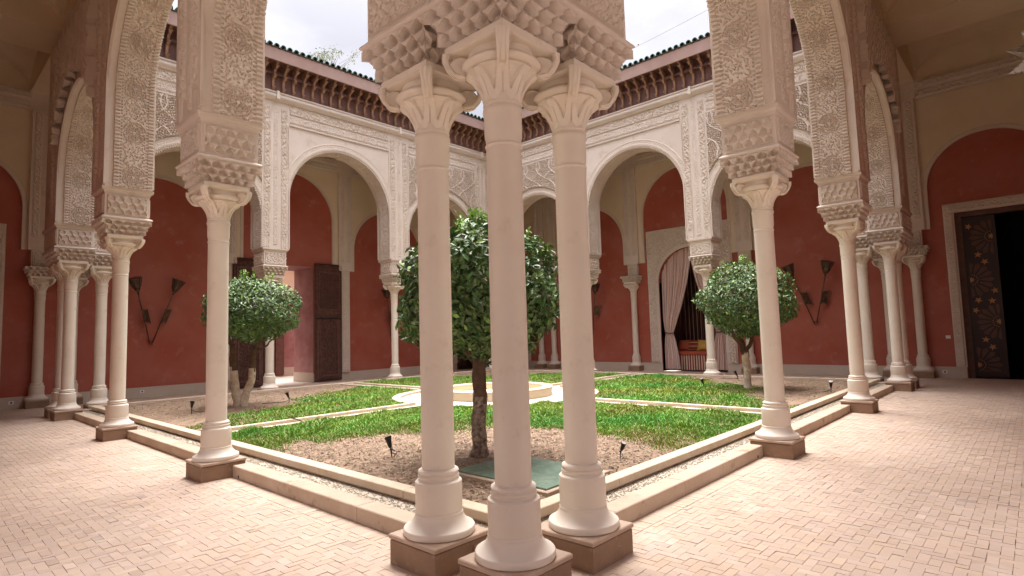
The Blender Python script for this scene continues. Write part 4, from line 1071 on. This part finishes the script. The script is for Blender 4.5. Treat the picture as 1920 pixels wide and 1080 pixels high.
def citrus(name, base, trunk_pts, crown_c, rx, rz, nleaf, label, lime, limbs, leafsize=(.075, .115), sprouts=10, trad=.11, seed=0):
    global rng
    rng = np.random.default_rng(100+seed); random.seed(seed)
    root = empty(name, base); B = Vector(base)
    def rel(p): return tuple(Vector(p)-B)
    mats = [M['bark'], lime[1]]
    mb = MB()
    for pts, r0, r1 in trunk_pts:
        n = 16; out_ = []; rs = []
        for i in range(n+1):
            t = i/n; seg = t*(len(pts)-1); k = min(int(seg), len(pts)-2); f = seg-k; p = Vector(pts[k]).lerp(Vector(pts[k+1]), f)
            p += Vector((math.sin(i*.7+seed), math.cos(i*.9+seed), 0))*.007*(1 if i else 0); out_.append(rel(p)); rs.append((r0*(1-t)+r1*t)*(1+.05*math.sin(i*2.1))*(1.35 if i == 0 else 1.12 if i == 1 else 1))
        mb.tube(out_, rs, 14)
    # split lime-washed foot from bare bark by height
    V = np.concatenate(mb.v); lz = lime[0]-base[2]
    mb.m = [1 if np.mean([V[i][2] for i in f]) < lz+.05*math.sin(V[f[0]][0]*60) else 0 for f in mb.f]
    tr = mb.build('trunk', mats, root, smooth=True)
    mb = MB(); C0 = Vector(crown_c)
    for st, en, r in limbs:
        a, b = Vector(st), Vector(en); pts = []
        for i in range(7):
            t = i/6; p = a.lerp(b, t)+Vector((math.sin(i*2+seed), math.cos(i*1.5), .0))*.03*math.sin(PI*t); pts.append(rel(p))
        mb.tube(pts, [r*(1-.6*i/6) for i in range(7)], 8)
    for i in range(26):
        a = random.uniform(0, 2*PI); e = random.uniform(-.3, 1.2); tip = C0+Vector((math.cos(a)*math.cos(e)*rx*.8, math.sin(a)*math.cos(e)*rx*.8, math.sin(e)*rz*.8))
        s_ = Vector(limbs[i % len(limbs)][1]) if limbs else C0
        mid = s_.lerp(tip, .5)+Vector((0, 0, -.05)); mb.tube([rel(s_), rel(mid), rel(tip)], [.016, .011, .005], 6)
    mb.build('limbs', M['bark'], root, smooth=True)
    # crown of separate leaves in clumps over a lumpy dome
    m = nleaf; nc = 150
    cdirs = rng.normal(size=(nc, 3)); cdirs /= np.linalg.norm(cdirs, axis=1)[:, None]
    pick = rng.integers(0, nc, m); d = cdirs[pick]+rng.normal(size=(m, 3))*.17; loose = rng.random(m) < .45
    rd = rng.normal(size=(m, 3)); d = np.where(loose[:, None], rd, d); d /= np.linalg.norm(d, axis=1)[:, None]
    lump = 1+.08*np.sin(d[:, 0]*6+seed)*np.sin(d[:, 1]*5+1)+.065*np.sin(d[:, 2]*8+d[:, 0]*4+seed)
    fr = np.where(rng.random(m) < .62, rng.uniform(.90, 1.03, m), rng.uniform(.62, .92, m))
    cl = rng.uniform(-.045, .055, nc)[pick]; fr = fr+np.where(loose, 0, cl)
    zr = np.where(d[:, 2] > 0, rz, rz*.86); Pt = np.stack([d[:, 0]*rx, d[:, 1]*rx, d[:, 2]*zr], 1)*(fr*lump)[:, None]
    N_ = d/np.array([1, 1, .8]); N_ /= np.linalg.norm(N_, axis=1)[:, None]; N_[:, 2] += .35
    sz = rng.uniform(*leafsize, m)
    tint = (rng.uniform(.55, 1.25, m)*rng.uniform(.72, 1.3, nc)[pick])[:, None]*np.ones((m, 3)); tint[:, 0] *= rng.uniform(.8, 1.3, m)
    young = rng.random(m) < np.where(d[:, 2] > .55, .22, .03); tint[young] = np.array([3.2, 2.7, 2.4])*rng.uniform(.7, 1.1, young.sum())[:, None]
    Ps = Pt+np.array(rel(crown_c))
    sp = []; sn = []; stw = MB()
    for i in range(sprouts):
        a = random.uniform(0, 2*PI); rr = random.uniform(0, .75); x, y = math.cos(a)*rr*rx, math.sin(a)*rr*rx; z = rz*math.sqrt(max(0, 1-rr*rr)); Lh = random.uniform(.10, .26)
        p0 = Vector(rel(crown_c))+Vector((x, y, z-.06)); p1 = p0+Vector((random.uniform(-.06, .06), random.uniform(-.06, .06), Lh+.06)); stw.tube([tuple(p0), tuple(p1)], [.004, .002], 5)
        for q in range(int(Lh/.022)+3):
            t = .3+.7*q/(int(Lh/.022)+3); sp.append(tuple(p0.lerp(p1, t)+Vector((random.uniform(-.03, .03), random.uniform(-.03, .03), 0)))); sn.append((random.uniform(-1, 1), random.uniform(-1, 1), .7))
    cr_ = leaf_mesh('crown', Ps, N_, sz, M['leaf'], root, tint)
    if sp:
        sp = np.array(sp); sn = np.array(sn); sn /= np.linalg.norm(sn, axis=1)[:, None]; k = len(sp)
        leaf_mesh('young_leaves', sp, sn, rng.uniform(.05, .085, k), M['leaf'], root, np.array([3.4, 2.9, 2.6])*rng.uniform(.8, 1.15, k)[:, None], droop=-.6)
        stw.build('sprout_stems', M['leaf'], root, tint=np.full((stw.n, 3), 2.2))
    return tag(root, label, 'tree', 'round topiary citrus trees')
z0 = .165
citrus('citrus_tree', (2.10, 2.50, z0), [([(2.10, 2.50, z0-.02), (2.08, 2.46, .7), (2.12, 2.47, 1.35)], .092, .084)], (2.11, 2.44, 2.05), .93, .88, 8200,
       'large round topiary tree with worn whitewash on its trunk, behind the front trio', (.86, M['limeworn']),
       [((2.12, 2.47, 1.28), (1.70, 2.75, 1.72), .06), ((2.13, 2.47, 1.3), (2.3, 2.2, 1.8), .06), ((2.13, 2.47, 1.3), (2.45, 2.75, 1.8), .05)], (.085, .135), 34, seed=1)
citrus('citrus_tree', (2.50, 10.72, z0), [([(2.58, 10.66, z0-.02), (2.50, 10.74, .75), (2.50, 10.86, 1.55)], .105, .065), ([(2.62, 10.62, z0-.02), (2.78, 10.50, .75), (2.80, 10.44, 1.45)], .095, .06)], (2.84, 10.50, 2.27), 1.00, .74, 9000,
       'flat domed topiary tree with forked whitewashed trunk, behind the first left column', (.98, M['lime']),
       [((2.50, 10.86, 1.5), (2.3, 11.0, 2.1), .05), ((2.80, 10.44, 1.4), (3.1, 10.1, 2.0), .05), ((2.80, 10.44, 1.3), (3.3, 10.3, 1.72), .03)], (.07, .11), 14, seed=2)
citrus('citrus_tree', (10.75, 2.52, z0), [([(10.75, 2.52, z0-.02), (10.77, 2.52, .7), (10.73, 2.54, 1.05)], .085, .085)], (10.80, 2.44, 2.20), 1.06, .86, 9500,
       'small round topiary tree with white trunk, in front of the curtained alcove, right', (.98, M['lime']),
       [((10.73, 2.54, .98), (10.5, 2.75, 1.6), .07), ((10.73, 2.54, .98), (10.95, 2.3, 1.6), .06), ((10.73, 2.54, 1.0), (10.95, 2.75, 1.6), .05)], (.07, .11), 15, seed=3)
# airy tree standing outside, over the far left roof
rng = np.random.default_rng(55); root = empty('acacia_tree', (12.2, 27, -.08)); tag(root, 'airy pale green tree showing above the far left roofline', 'tree')
mb = MB(); mb.tube([(0, 0, 0), (.1, 0, 7), (-.1, 0, 12)], [.28, .2, .13], 10); mb.build('trunk', M['bark'], root, smooth=True)
mb = MB(); Ps = []; random.seed(4)
tips = [(-2.6, -1, 17.1), (-1.7, .4, 16.6), (-.6, -.6, 17.0), (.1, .3, 16.6), (.9, -.8, 17.9), (1.4, .2, 17.4), (2.1, -.6, 18.0), (2.6, .2, 17.2), (3.1, -.3, 16.6), (-3.2, 0, 17.2), (1.9, .8, 16.4)]
for tx, ty, tz in tips:
    s_ = Vector((-.1, 0, 12)); e = Vector((tx, ty, tz)); pts = [tuple(s_.lerp(e, i/6)+Vector((.18*math.sin(i), .1*math.cos(i*2), 0))) for i in range(7)]; mb.tube(pts, [.08-.011*i for i in range(7)], 6)
    for _ in range(9):
        q = e+Vector((random.gauss(0, .42), random.gauss(0, .5), random.gauss(-.25, .42))); mb.tube([tuple(s_.lerp(e, .82)), tuple(q)], [.018, .006], 5)
        for __ in range(42): Ps.append(tuple(q+Vector((random.gauss(0, .13), random.gauss(0, .2), random.gauss(0, .11)))))
mb.build('limbs', M['bark'], root, smooth=True)
Ps = np.array(Ps); k = len(Ps); N_ = rng.normal(size=(k, 3)); N_ /= np.linalg.norm(N_, axis=1)[:, None]
leaf_mesh('crown', Ps, N_, rng.uniform(.07, .13, k), M['farleaf'], root, rng.uniform(.6, 1.5, k)[:, None]*np.ones((k, 3)))

# ------------------------------------------------------------------ garden spotlights
spot_l = [(1.42, 3.30, .9, 'black garden spotlight on its stake, in the soil left of the big tree', 1.0), (3.62, 10.42, 2.6, 'black spotlight between the left tree and the lawn', 1.0), (1.55, 10.45, .4, 'black spotlight in the soil just left of the first left column', 1.0),
          (10.45, 3.45, 2.2, 'black spotlight standing in the grass left of the small right tree', 1.0), (12.95, 3.6, 1.2, 'black spotlight beside the white trunk of the small right tree', 1.0), (10.95, .85, 2.8, 'black spotlight by the kerb at the right, left of the second right column', 1.0),
          (2.95, 1.08, 4.0, 'black garden stake by the kerb, right of the right front column', .75)]
sp0 = None
for x, y, rz, l, s_ in spot_l:
    if sp0 is None:
        sp0 = empty('garden_spotlight', (0, 0, 0))
        mb = MB(); mb.tube([(0, 0, -.04), (0, .01, .07), (.005, .015, .105)], [.004, .010, .012], 8); mb.tube([(-.014, 0, .09), (.03, .03, .12)], .009, 8); mb.build('stake', M['iron'], sp0)
        mb = MB(); a = Vector((.01, .02, .11)); dr = Vector((.35, .25, .9)).normalized()
        prof = [(0, .016), (.02, .024), (.06, .028), (.10, .036), (.115, .042), (.125, .044)]
        mb.tube([tuple(a+dr*t) for t, r in prof], [r for t, r in prof], 16); sh = mb.build('lamp_head', M['iron'], sp0, smooth=True, sharp=40)
        mb = MB(); mb.tube([tuple(a+dr*.124), tuple(a+dr*.130)], .037, 16); mb.build('lens', M['silver'], sh)
        mb = MB(); pts = [(0, .01, .06), (.06, -.02, .03), (.16, -.05, .012), (.30, -.04, .010), (.44, .02, .012), (.58, .03, .008)]; mb.tube(pts, .006, 6); mb.build('cable', M['iron'], sp0, smooth=True)
        o = sp0
    else: o = copy_tree(sp0)
    o.location = (x, y, float(soil_h(np.array(x), np.array(y)))-.0); o.rotation_euler = (0, 0, rz); o.scale = (s_, s_, s_*1.05); tag(o, l, 'spotlight', 'garden spotlights')

mb = MB(); mb.tube([(2.25, 7.62, .19), (2.20, 7.42, .222), (2.14, 7.0, .212), (2.08, 6.82, .222), (1.98, 6.60, .21), (1.90, 6.4, .20)], .010, 8)
tag(mb.build('irrigation_hose', M['iron'], smooth=True), 'short black hose crossing the left path kerb', 'hose')

# ------------------------------------------------------------------ wall torches
def make_torch(sgn):
    """wall plane y=0, out towards +y; foot at the origin, cup leaning sgn to the side"""
    root = empty('wall_torch', (0, 0, 0)); ft = Vector((.0, .07, 0)); tp = Vector((sgn*.44, .46, 1.50)); d = (tp-ft).normalized()
    mb = MB(); mb.tube([tuple(ft), tuple(tp)], [.016, .020], 10)
    for t in (.02, .42, .66, .985, 1.02): p = ft+(tp-ft)*t; mb.tube([tuple(p-d*.028), tuple(p-d*.012), tuple(p+d*.012), tuple(p+d*.028)], [.018, .034, .034, .018], 10)
    mb.tube([tuple(ft-d*.06), tuple(ft-d*.02)], [.006, .03], 10)
    mb.build('pole', M['bronze'], root, smooth=True)
    mb = MB(); prof = [(0, .03), (.03, .05), (.08, .082), (.13, .104), (.14, .116), (.158, .108), (.25, .122), (.35, .145), (.40, .172), (.42, .182)]
    ins = [(.41, .168), (.34, .132), (.15, .092), (.05, .04)]
    b = d.orthogonal().normalized()
    mb.tube([tuple(tp+d*(t+.02)) for t, r in prof+ins], [r for t, r in prof+ins], 28, caps=True)
    for k in range(14):
        a = 2*PI*k/14; q = Matrix.Rotation(a, 3, d) @ b; mb.tube([tuple(tp+d*.18+q*.112), tuple(tp+d*.42+q*.182), tuple(tp+d*.455+q*.190)], [.007, .014, .006], 6)
    mb.build('cup', M['bronze'], root, smooth=True, sharp=60)
    mb = MB(); p1 = ft+(tp-ft)*.42; p2 = ft+(tp-ft)*.66; ox = Vector((-.17, -.10, 0))
    for p in (p1, p2): mb.tube([tuple(p), tuple(p+ox), tuple(Vector((p.x-.17, .01, p.z)))], .013, 8)
    q1, q2 = p1+ox, p2+ox; mb.tube([tuple(q1-d*.05), tuple(q2+d*.05)], .015, 8)
    e = Vector((.012, 0, 0)); v = [p1-d*0+Vector((-.02, -.01, 0)), q1+e, q2+e, p2+Vector((-.02, -.01, 0))]
    th = Vector((0, .012, 0)); mb.add([tuple(x) for x in v]+[tuple(x+th) for x in v], [(0, 1, 2, 3), (7, 6, 5, 4), (0, 4, 5, 1), (1, 5, 6, 2), (2, 6, 7, 3), (3, 7, 4, 0)])
    mb.build('bracket', M['bronze'], root)
    return root
tmpl = {}
tl = {(2, 0, -1): 'left torch of the pair beyond the left columns', (2, 0, 1): 'right torch of the pair beyond the left columns, leaning towards the first left column',
      (2, 1, -1): 'torch behind the slim far column left of the front trio', (2, 1, 1): 'torch on the far left wall hidden behind the left front column',
      (1, 0, 1): 'torch nearest the small right tree, leaning left on the red wall', (1, 0, -1): 'upright looking torch just left of the second right column',
      (1, 1, 1): 'torch on the far right wall hidden behind the right front column', (1, 1, -1): 'torch peeping out right of the right front column'}
for (k, j, sg), l in tl.items():
    # side frame: u runs along, court side is +c; wall 2 has u reversed against photo left-right
    uc_ = (2.78 if j == 0 else S-2.78) if k == 1 else (S-2.70 if j == 0 else 2.70)
    x, y = loc(k, uc_+(sg*.035 if k == 1 else -sg*.035), C_W); s_ = sg if k == 1 else -sg
    if s_ not in tmpl: tmpl[s_] = make_torch(s_); o = tmpl[s_]
    else: o = copy_tree(tmpl[s_])
    o.location = (x, y, 1.66); o.rotation_euler = (0, 0, k*PI/2); tag(o, l, 'torch', 'bronze torches on the red walls')

# sockets and switches
def plate(name, k, u, z, l, cat):
    r = empty(name, (*loc(k, u, C_W+(.034 if z < .3 else 0)), z)); r.rotation_euler = (0, 0, k*PI/2)
    mb = MB(); mb.box(-.055, .055, 0, .012, -.045, .045); mb.build('cover_plate', M['plastic'], r)
    mb = MB(); mb.box(-.02, .02, .0121, .016, -.022, .022); mb.build('socket_face' if z < .3 else 'rocker', M['iron'] if z < .3 else M['plastic'], r); tag(r, l, cat, 'plates on the gallery walls')
plate('wall_socket', 1, -.47, .17, 'white socket on the dado between the wall column and the star door', 'socket')
plate('light_switch', 1, -.61, 1.15, 'white switch on red wall just left of the star door frame', 'switch')
plate('light_switch', 1, S+.55, 1.15, 'white switch seen far off, right of the front centre column', 'switch')
plate('wall_socket', 2, S-2.50, .19, 'white socket on the dado below the left pair of torches', 'socket')
plate('wall_socket', 2, S+.50, .17, 'white socket on the dado at the far left edge', 'socket')

# ------------------------------------------------------------------ curtained alcove (side 1)
A0, AH, ACZ = 7.03, 1.27, 3.42
def side1(name, loc_=(0, 0, 0)):
    r = empty(name, loc_); return r
W1 = walls[1]
mb = MB(); mb2 = MB()
msk = lambda U, Z: ~((np.abs(U-A0) < AH+.10) & (Z < ACZ)) & ~((np.hypot(U-A0, Z-ACZ) < AH+.10) & (Z >= ACZ))
outline = comb(.32, [arc_seg(A0, AH+.004, ACZ, .32)], 5.36, 8.75, 5.50)
mb.poly_extrude(outline, C_W+.036, C_W+.06); fr = off(mb).build('alcove_surround', M['stucco'], W1)
def alc(U, Z):
    h = vines(U, Z, 34); e = np.minimum(np.minimum(U-5.38, 8.73-U), 5.48-Z); h = np.where(e < .03, 1.2, h)
    for cu in (5.85, 8.22): 
        ro, r = rosette(U-cu, Z-5.0, .34); h = np.where(r < 1, ro, h)
    return h
relief_flat(mb2, 5.38, 8.73, .34, 5.48, C_W+.062, 1, .036, alc, res=.022, mask=msk); off(mb2).build('carved_border', M['carved'], fr)
mb = MB(); n = 40       # reveal and room of the alcove
pts = arc_seg(A0, AH, ACZ, 0, n)
vs = [(u, C_W-.02 if j == 0 else C_W-1.9, z) for j in (0, 1) for u, z in pts]; m_ = len(pts)
mb.add(vs, [(i, i+1, m_+i+1, m_+i) for i in range(m_-1)]); off(mb).build('alcove_lining', M['darkstripe'], W1, fix=False, uv=[(v[1]+v[2]*0+ v[0], v[2]) for v in vs])
mb = MB(); vs = []; nn = 120
for i in range(nn+1):
    u = A0-AH+2*AH*i/nn
    for z in (0, 4.75): vs.append((u, C_W-1.85+.035*math.sin(i*.9), z))
mb.add(vs, [(2*i, 2*i+2, 2*i+3, 2*i+1) for i in range(nn)]); off(mb).build('back_hanging', M['darkstripe'], W1, fix=False, smooth=True, uv=[(v[0]+50, v[2]) for v in vs])
def curtain(sgn, label):
    """sgn +1: hangs at the photo's left (large u)"""
    hs = np.array([4.72, 4.2, 3.4, 2.4, 1.75, 1.50, 1.40, 1.1, .7, .08]); wi = np.array([1.27, 1.23, 1.06, .74, .46, .335, .33, .42, .50, .58]); 
    zs = np.linspace(4.72, .08, 110); wid = np.interp(zs, hs[::-1], wi[::-1]); nu = 150; sp = np.linspace(0, 1, nu)
    amp = np.interp(zs, [.08, 1.0, 1.45, 2, 4.7], [.055, .045, .02, .045, .035])
    Sg, Zg = np.meshgrid(sp, zs, indexing='ij'); Wg = np.tile(wid, (nu, 1)); Ag = np.tile(amp, (nu, 1))
    outer = AH-.02-np.interp(Zg, [.08, 1.0, 1.45, 2.0, 4.7], [.03, .05, .08, .03, 0])
    U = A0+sgn*(outer-Sg*Wg); ph = Sg*2*PI*8.5
    Cc = C_W-.16+Ag*np.sin(ph+.5*np.sin(Zg*1.1)+.3*np.sin(Sg*9))+.02*np.sin(Sg*31+Zg)
    U = U+sgn*Ag*.35*np.cos(ph)
    mb = MB(); mb.grid(U, Cc, Zg)
    uv = np.stack([(Sg*2.3).ravel()+20, Zg.ravel()], 1)
    X = U.ravel(); 
    # to world
    o = mb.build('curtain', M['curtain'], None, smooth=True, fix=False, uv=uv)
    r = empty('curtain', (S/2+S/2, S/2, 0)); o.parent = r; o.name = 'cloth'
    for v in o.data.vertices: v.co.x -= S/2
    r.location = walls[1].location; r.rotation_euler = walls[1].rotation_euler
    mb = MB(); mb.tube([(A0+sgn*(AH+.0)-S/2, C_W-.04, 1.60), (A0+sgn*(AH-.1)-S/2, C_W-.06, 1.50), (A0+sgn*(AH-.25)-S/2, C_W-.09, 1.44), (A0+sgn*(AH-.43)-S/2, C_W-.12, 1.45), (A0+sgn*(AH-.46)-S/2, C_W-.2, 1.47)], .018, 8)
    mb.build('tieback', M['iron'], r, smooth=True)
    return tag(r, label, 'curtain', 'striped curtains of the alcove')
curtain(1, 'left striped curtain of the alcove, tied back to the left'); curtain(-1, 'right striped curtain of the alcove, mostly behind a far column and the small tree')
def on1(name, label, cat, group=None):
    r = empty(name, walls[1].location); r.rotation_euler = walls[1].rotation_euler; return tag(r, label, cat, group)
bn = on1('bench', 'striped bench with orange red seat pad inside the curtained alcove', 'bench')
mb = MB(); nn = 100; vs = []; a, b = A0-1.22, A0+1.22
for i in range(nn+1):
    u = a+(b-a)*i/nn
    for z in (.03, .60): vs.append((u, C_W-.42+.012*math.sin(i*.8), z))
mb.add(vs, [(2*i, 2*i+2, 2*i+3, 2*i+1) for i in range(nn)]); off(mb).build('skirt', M['skirt'], bn, fix=False, smooth=True, uv=[(v[0]+50, v[2]) for v in vs])
mb = MB(); mb.box(a, b, C_W-1.75, C_W-.44, .0, .60); off(mb).build('bench_body', M['wood'], bn)
mb = MB()
for i in range(1): mb.bbox(a, b, C_W-1.75, C_W-.38, .605, .74, .04)
off(mb).build('seat', M['seat'], bn, smooth=True, sharp=50)
def pillow(u, c, z, w_, h_, tilt, m_, label):
    r = on1('cushion', label, 'cushion', 'cushions on the alcove bench'); mb = MB(); n = 18
    U, V = np.meshgrid(np.linspace(-1, 1, n), np.linspace(-1, 1, n), indexing='ij')
    th = .10*((1-U**4)*(1-V**4))**.6; sx = 1-.06*(1-V**2)*0-.07*(V**2)*0; X = U*w_/2*(1-.06*(1-V*V)); Zp = V*h_/2*(1-.06*(1-U*U))
    for sg in (1, -1):
        Y = sg*th; mb.grid(u+X, c+Y*math.cos(tilt)-Zp*math.sin(tilt), z+h_/2*math.cos(tilt)+Zp*math.cos(tilt)+Y*math.sin(tilt))
    vv = np.concatenate(mb.v); uv = np.stack([vv[:, 0]+50, vv[:, 2]], 1); off(mb).build('cushion_cover', M[m_], r, smooth=True, fix=False, uv=uv)
pillow(6.93, C_W-.80, .74, .62, .46, .35, 'gold', 'gold satin cushion on the alcove bench, right of the striped one')
pillow(7.36, C_W-.82, .74, .48, .44, .35, 'pillowstripe', 'striped cushion on the alcove bench, left of the gold one')
pillow(7.80, C_W-.88, .74, .52, .46, .35, 'seat', 'plain red cushion at the left end of the alcove bench')
al = on1('wall_lamp', 'small dark unlit lamp on the striped back of the alcove', 'lamp')
mb = MB(); mb.lathe([(.02, 1.85), (.07, 1.88), (.11, 1.98), (.10, 2.12), (.05, 2.2), (.02, 2.28)], 7.08, C_W-1.66, 12); mb.tube([(7.08, C_W-1.66, 2.2), (7.08, C_W-1.75, 2.35), (7.08, C_W-1.84, 2.3)], .015, 6); off(mb).build('lamp_body', M['iron'], al, smooth=True, sharp=40)

# ------------------------------------------------------------------ open double door (side 2), with the roofless room behind
W2 = walls[2]; D0, D1 = S-8.08, S-6.20
mb = MB(); mb.box(D0-.40, D0, C_W-1.5, C_W-.502, 0, 6); mb.box(D1, D1+.40, C_W-1.5, C_W-.502, 0, 6); mb.box(D0, D1, C_W-1.5, C_W-.502, 4.36, 6)
for a, b in ((D0, D0+.012), (D1-.012, D1)): mb.box(a, b, C_W-1.5, C_W-.002, .36, 4.36)
mb.box(D0+.012, D1-.012, C_W-1.5, C_W-.002, 4.348, 4.359); off(mb).build('door_reveal', M['purple'], W2)
for a, b in ((D0-.001, D0+.03), (D1-.03, D1+.001)): mb = MB(); mb.box(a, b, C_W-1.52, C_W+.03, 0, .36); off(mb).build('reveal_skirting', M['dado'], W2)
def door_leaf(u0, u1, hinge):
    mb = MB(); c = C_W+.055; H0, H1 = .04, 4.50
    mb.box(u0, u1, c, c+.06, H0, H1); o = off(mb).build('door_leaf', M['wood'], W2)
    mb = MB(); W = u1-u0
    def fn(U, Z):
        x = np.minimum(U-u0, u1-U); z = Z
        frame = (x < .07) | (z < H0+.10) | (z > H1-.12)
        rope = sm(np.sin((U+Z)*90), -.2, .3)*.7+.3
        up = (z > 2.75) & (z < 4.12) & (x > .17); upf = (z > 2.68) & (z < 4.20) & (x > .12) & ~up
        diag = sm(np.maximum(np.sin((U+Z)*52), np.sin((U-Z)*52)*.8), .1, .6)*.8
        band = ((z > 4.22) & (z < 4.36)) | ((z > 2.44) & (z < 2.60))
        cz, r = 2.02-.0, W/2-.24; um = (u0+u1)/2
        inside = (np.abs(U-um) < r) & (z > .26) & ((z < cz) | (np.hypot(U-um, z-cz) < r)) & (z < cz+r)
        ring = (np.abs(U-um) < r+.07) & (z > .19) & ((z < cz) | (np.hypot(U-um, z-cz) < r+.07)) & ~inside
        h = np.full_like(U, .35)
        h = np.where(frame, rope, h); h = np.where(upf, 1.0, h); h = np.where(up, diag, h); h = np.where(band, vines(U, Z, 60)*.6+.3, h)
        h = np.where(inside, -.15+.75*vines(U, Z, 46), h); h = np.where(ring, 1., h)
        return h
    relief_flat(mb, u0+.004, u1-.004, H0+.004, H1-.004, c+.062, 1, .05, fn, res=.017)
    off(mb).build('carved_front', M['wood'], o)
    mb = MB(); mb.box(u0+.08, u1-.0, c+.09, c+.125, 2.36, 2.41) if False else mb.box(u0+.08, u1-.02, c+.085, c+.125, 2.36, 2.41); off(mb).build('door_bar', M['iron'], o)
    mb = MB()
    for u in (u0+.05, u1-.05):
        for z in (.5, 2.2, 4.0): mb.lathe([(.02, 0), (.015, .01), (0, .016)], 0, 0, 8) if False else mb.tube([(u, c+.085, z), (u, c+.10, z)], [.016, .008], 8)
    off(mb).build('studs', M['iron'], o)
door_leaf(D0-1.13, D0-.01, 0); door_leaf(D1+.01, D1+1.13, 1)
# room behind, its roof left off so that sky light brightens it
pr_ = empty('roofless_room', walls[2].location); pr_.rotation_euler = walls[2].rotation_euler; tag(pr_, 'mauve walled room glimpsed through the open double door', 'room')
a, b, cB = 2.6, 10.6, C_W-4.95
mb = MB(); mb.box(a, b, cB-.3, cB, 0, 3.5); mb.box(a-.3, a, cB, C_W-1.5, 0, 3.5); mb.box(b, b+.3, cB, C_W-1.5, 0, 3.5); off(mb).build('room_wall', M['purple'], pr_)
mb = MB(); mb.box(a, b, cB-.3, cB, 3.5, 7); mb.box(a-.3, a, cB, C_W-1.5, 3.5, 7); mb.box(b, b+.3, cB, C_W-1.5, 3.5, 7)
mb.poly_extrude(comb(3.5, [arc_seg(5.2, 1.2, 4.1, 3.5), arc_seg(8.3, 1.2, 4.1, 3.5)], a, b, 7), cB+.01, cB+.16); off(mb).build('upper_wall', M['cream'], pr_)
mb = MB(); mb.box(a, b, cB, cB+.03, 0, .4); mb.box(b-.03, b, cB, C_W-1.5, 0, .4); off(mb).build('skirting', M['dado'], pr_)
mb = MB(); mb.add([(a, cB, -.004), (b, cB, -.004), (b, C_W-.0, -.004), (a, C_W-.0, -.004)], [(0, 1, 2, 3)]); off(mb).build('room_floor', M['dado'], pr_, fix=False)
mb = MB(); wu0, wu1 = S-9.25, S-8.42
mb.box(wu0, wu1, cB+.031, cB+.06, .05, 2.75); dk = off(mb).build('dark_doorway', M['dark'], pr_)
for q in (wu0+.0, wu0+.42):
    mb = MB(); mb.box(q-.02, q+.36, cB+.061, cB+.10, .08, 2.7)
    for z in (.35, 1.2, 1.9): mb.box(q+.04, q+.30, cB+.101, cB+.115, z, z+.55)
    off(mb).build('shutter', M['wood'], dk)

# ------------------------------------------------------------------ lantern at the right edge
ln = empty("lantern", (4.87, -2.82, 4.20)); tag(ln, 'pierced silver star lantern cut by the right edge of the photo', 'lantern')
mb = MB(); ph = (1+5**.5)/2
dirs = [Vector(v).normalized() for v in ICO_V]
for f in ICO_F:
    A_, B_, C2 = [Vector(ICO_V[i])*.20 for i in f]; ce = (A_+B_+C2)/3; tip = ce.normalized()*.40
    mb.add([tuple(A_), tuple(B_), tuple(C2), tuple(tip)], [(0, 1, 3), (1, 2, 3), (2, 0, 3)])
mb.build('star_body', M['silver'], ln)
mb = MB()
for f in ICO_F:
    A_, B_, C2 = [Vector(ICO_V[i])*.20 for i in f]; ce = (A_+B_+C2)/3; tip = ce.normalized()*.40
    for q in (A_, B_, C2):
        mb.tube([tuple(q), tuple(tip)], [.007, .005], 5)
        for t in (.2, .4, .6, .8):
            p = q.lerp(tip, t); s_ = .012; mb.tube([tuple(p-Vector((0, 0, s_))), tuple(p+Vector((0, 0, s_)))], [.010, .010], 5)
mb.build('beaded_edges', M['silver'], ln)
mb = MB(); mb.tube([(0, 0, .38), (0, 0, 4.9)], .008, 6); mb.lathe([(.06, .36), (.05, .42), (.015, .46)], 0, 0, 12); mb.build('chain', M['iron'], ln); ln.scale = (.85, .85, .85)

# thin cables over the court
for nm, a, b, l in (('overhead_cable', (2.2, 15.6, 11.6), (5.4, 9.0, 11.6), 'thin grey cable crossing the sky at upper left of the court'),
                    ('overhead_cable', (7.86, 15.35, 11.5), (7.9, 12.6, 11.6), 'thin grey cable crossing the sky just left of the front trio'),
                    ('overhead_cable', (14.7, 9.3, 11.4), (13.9, 2.2, 11.6), 'thin grey cable with a small knot crossing the sky at right')):
    mb = MB(); a, b = Vector(a), Vector(b); pts = [tuple(a.lerp(b, i/8)-Vector((0, 0, .06*math.sin(PI*i/8)))) for i in range(9)]; mb.tube(pts, .005, 5)
    if a.x > 14: mb.lathe([(0.0, -.02), (.03, 0), (0, .03)], *a.lerp(b, .30)[:2], 8) if False else mb.tube([tuple(a.lerp(b, .33)), tuple(a.lerp(b, .337))], [.03, .02], 6)
    tag(mb.build(nm, M['fascia']), l, 'cable', 'cables over the court')
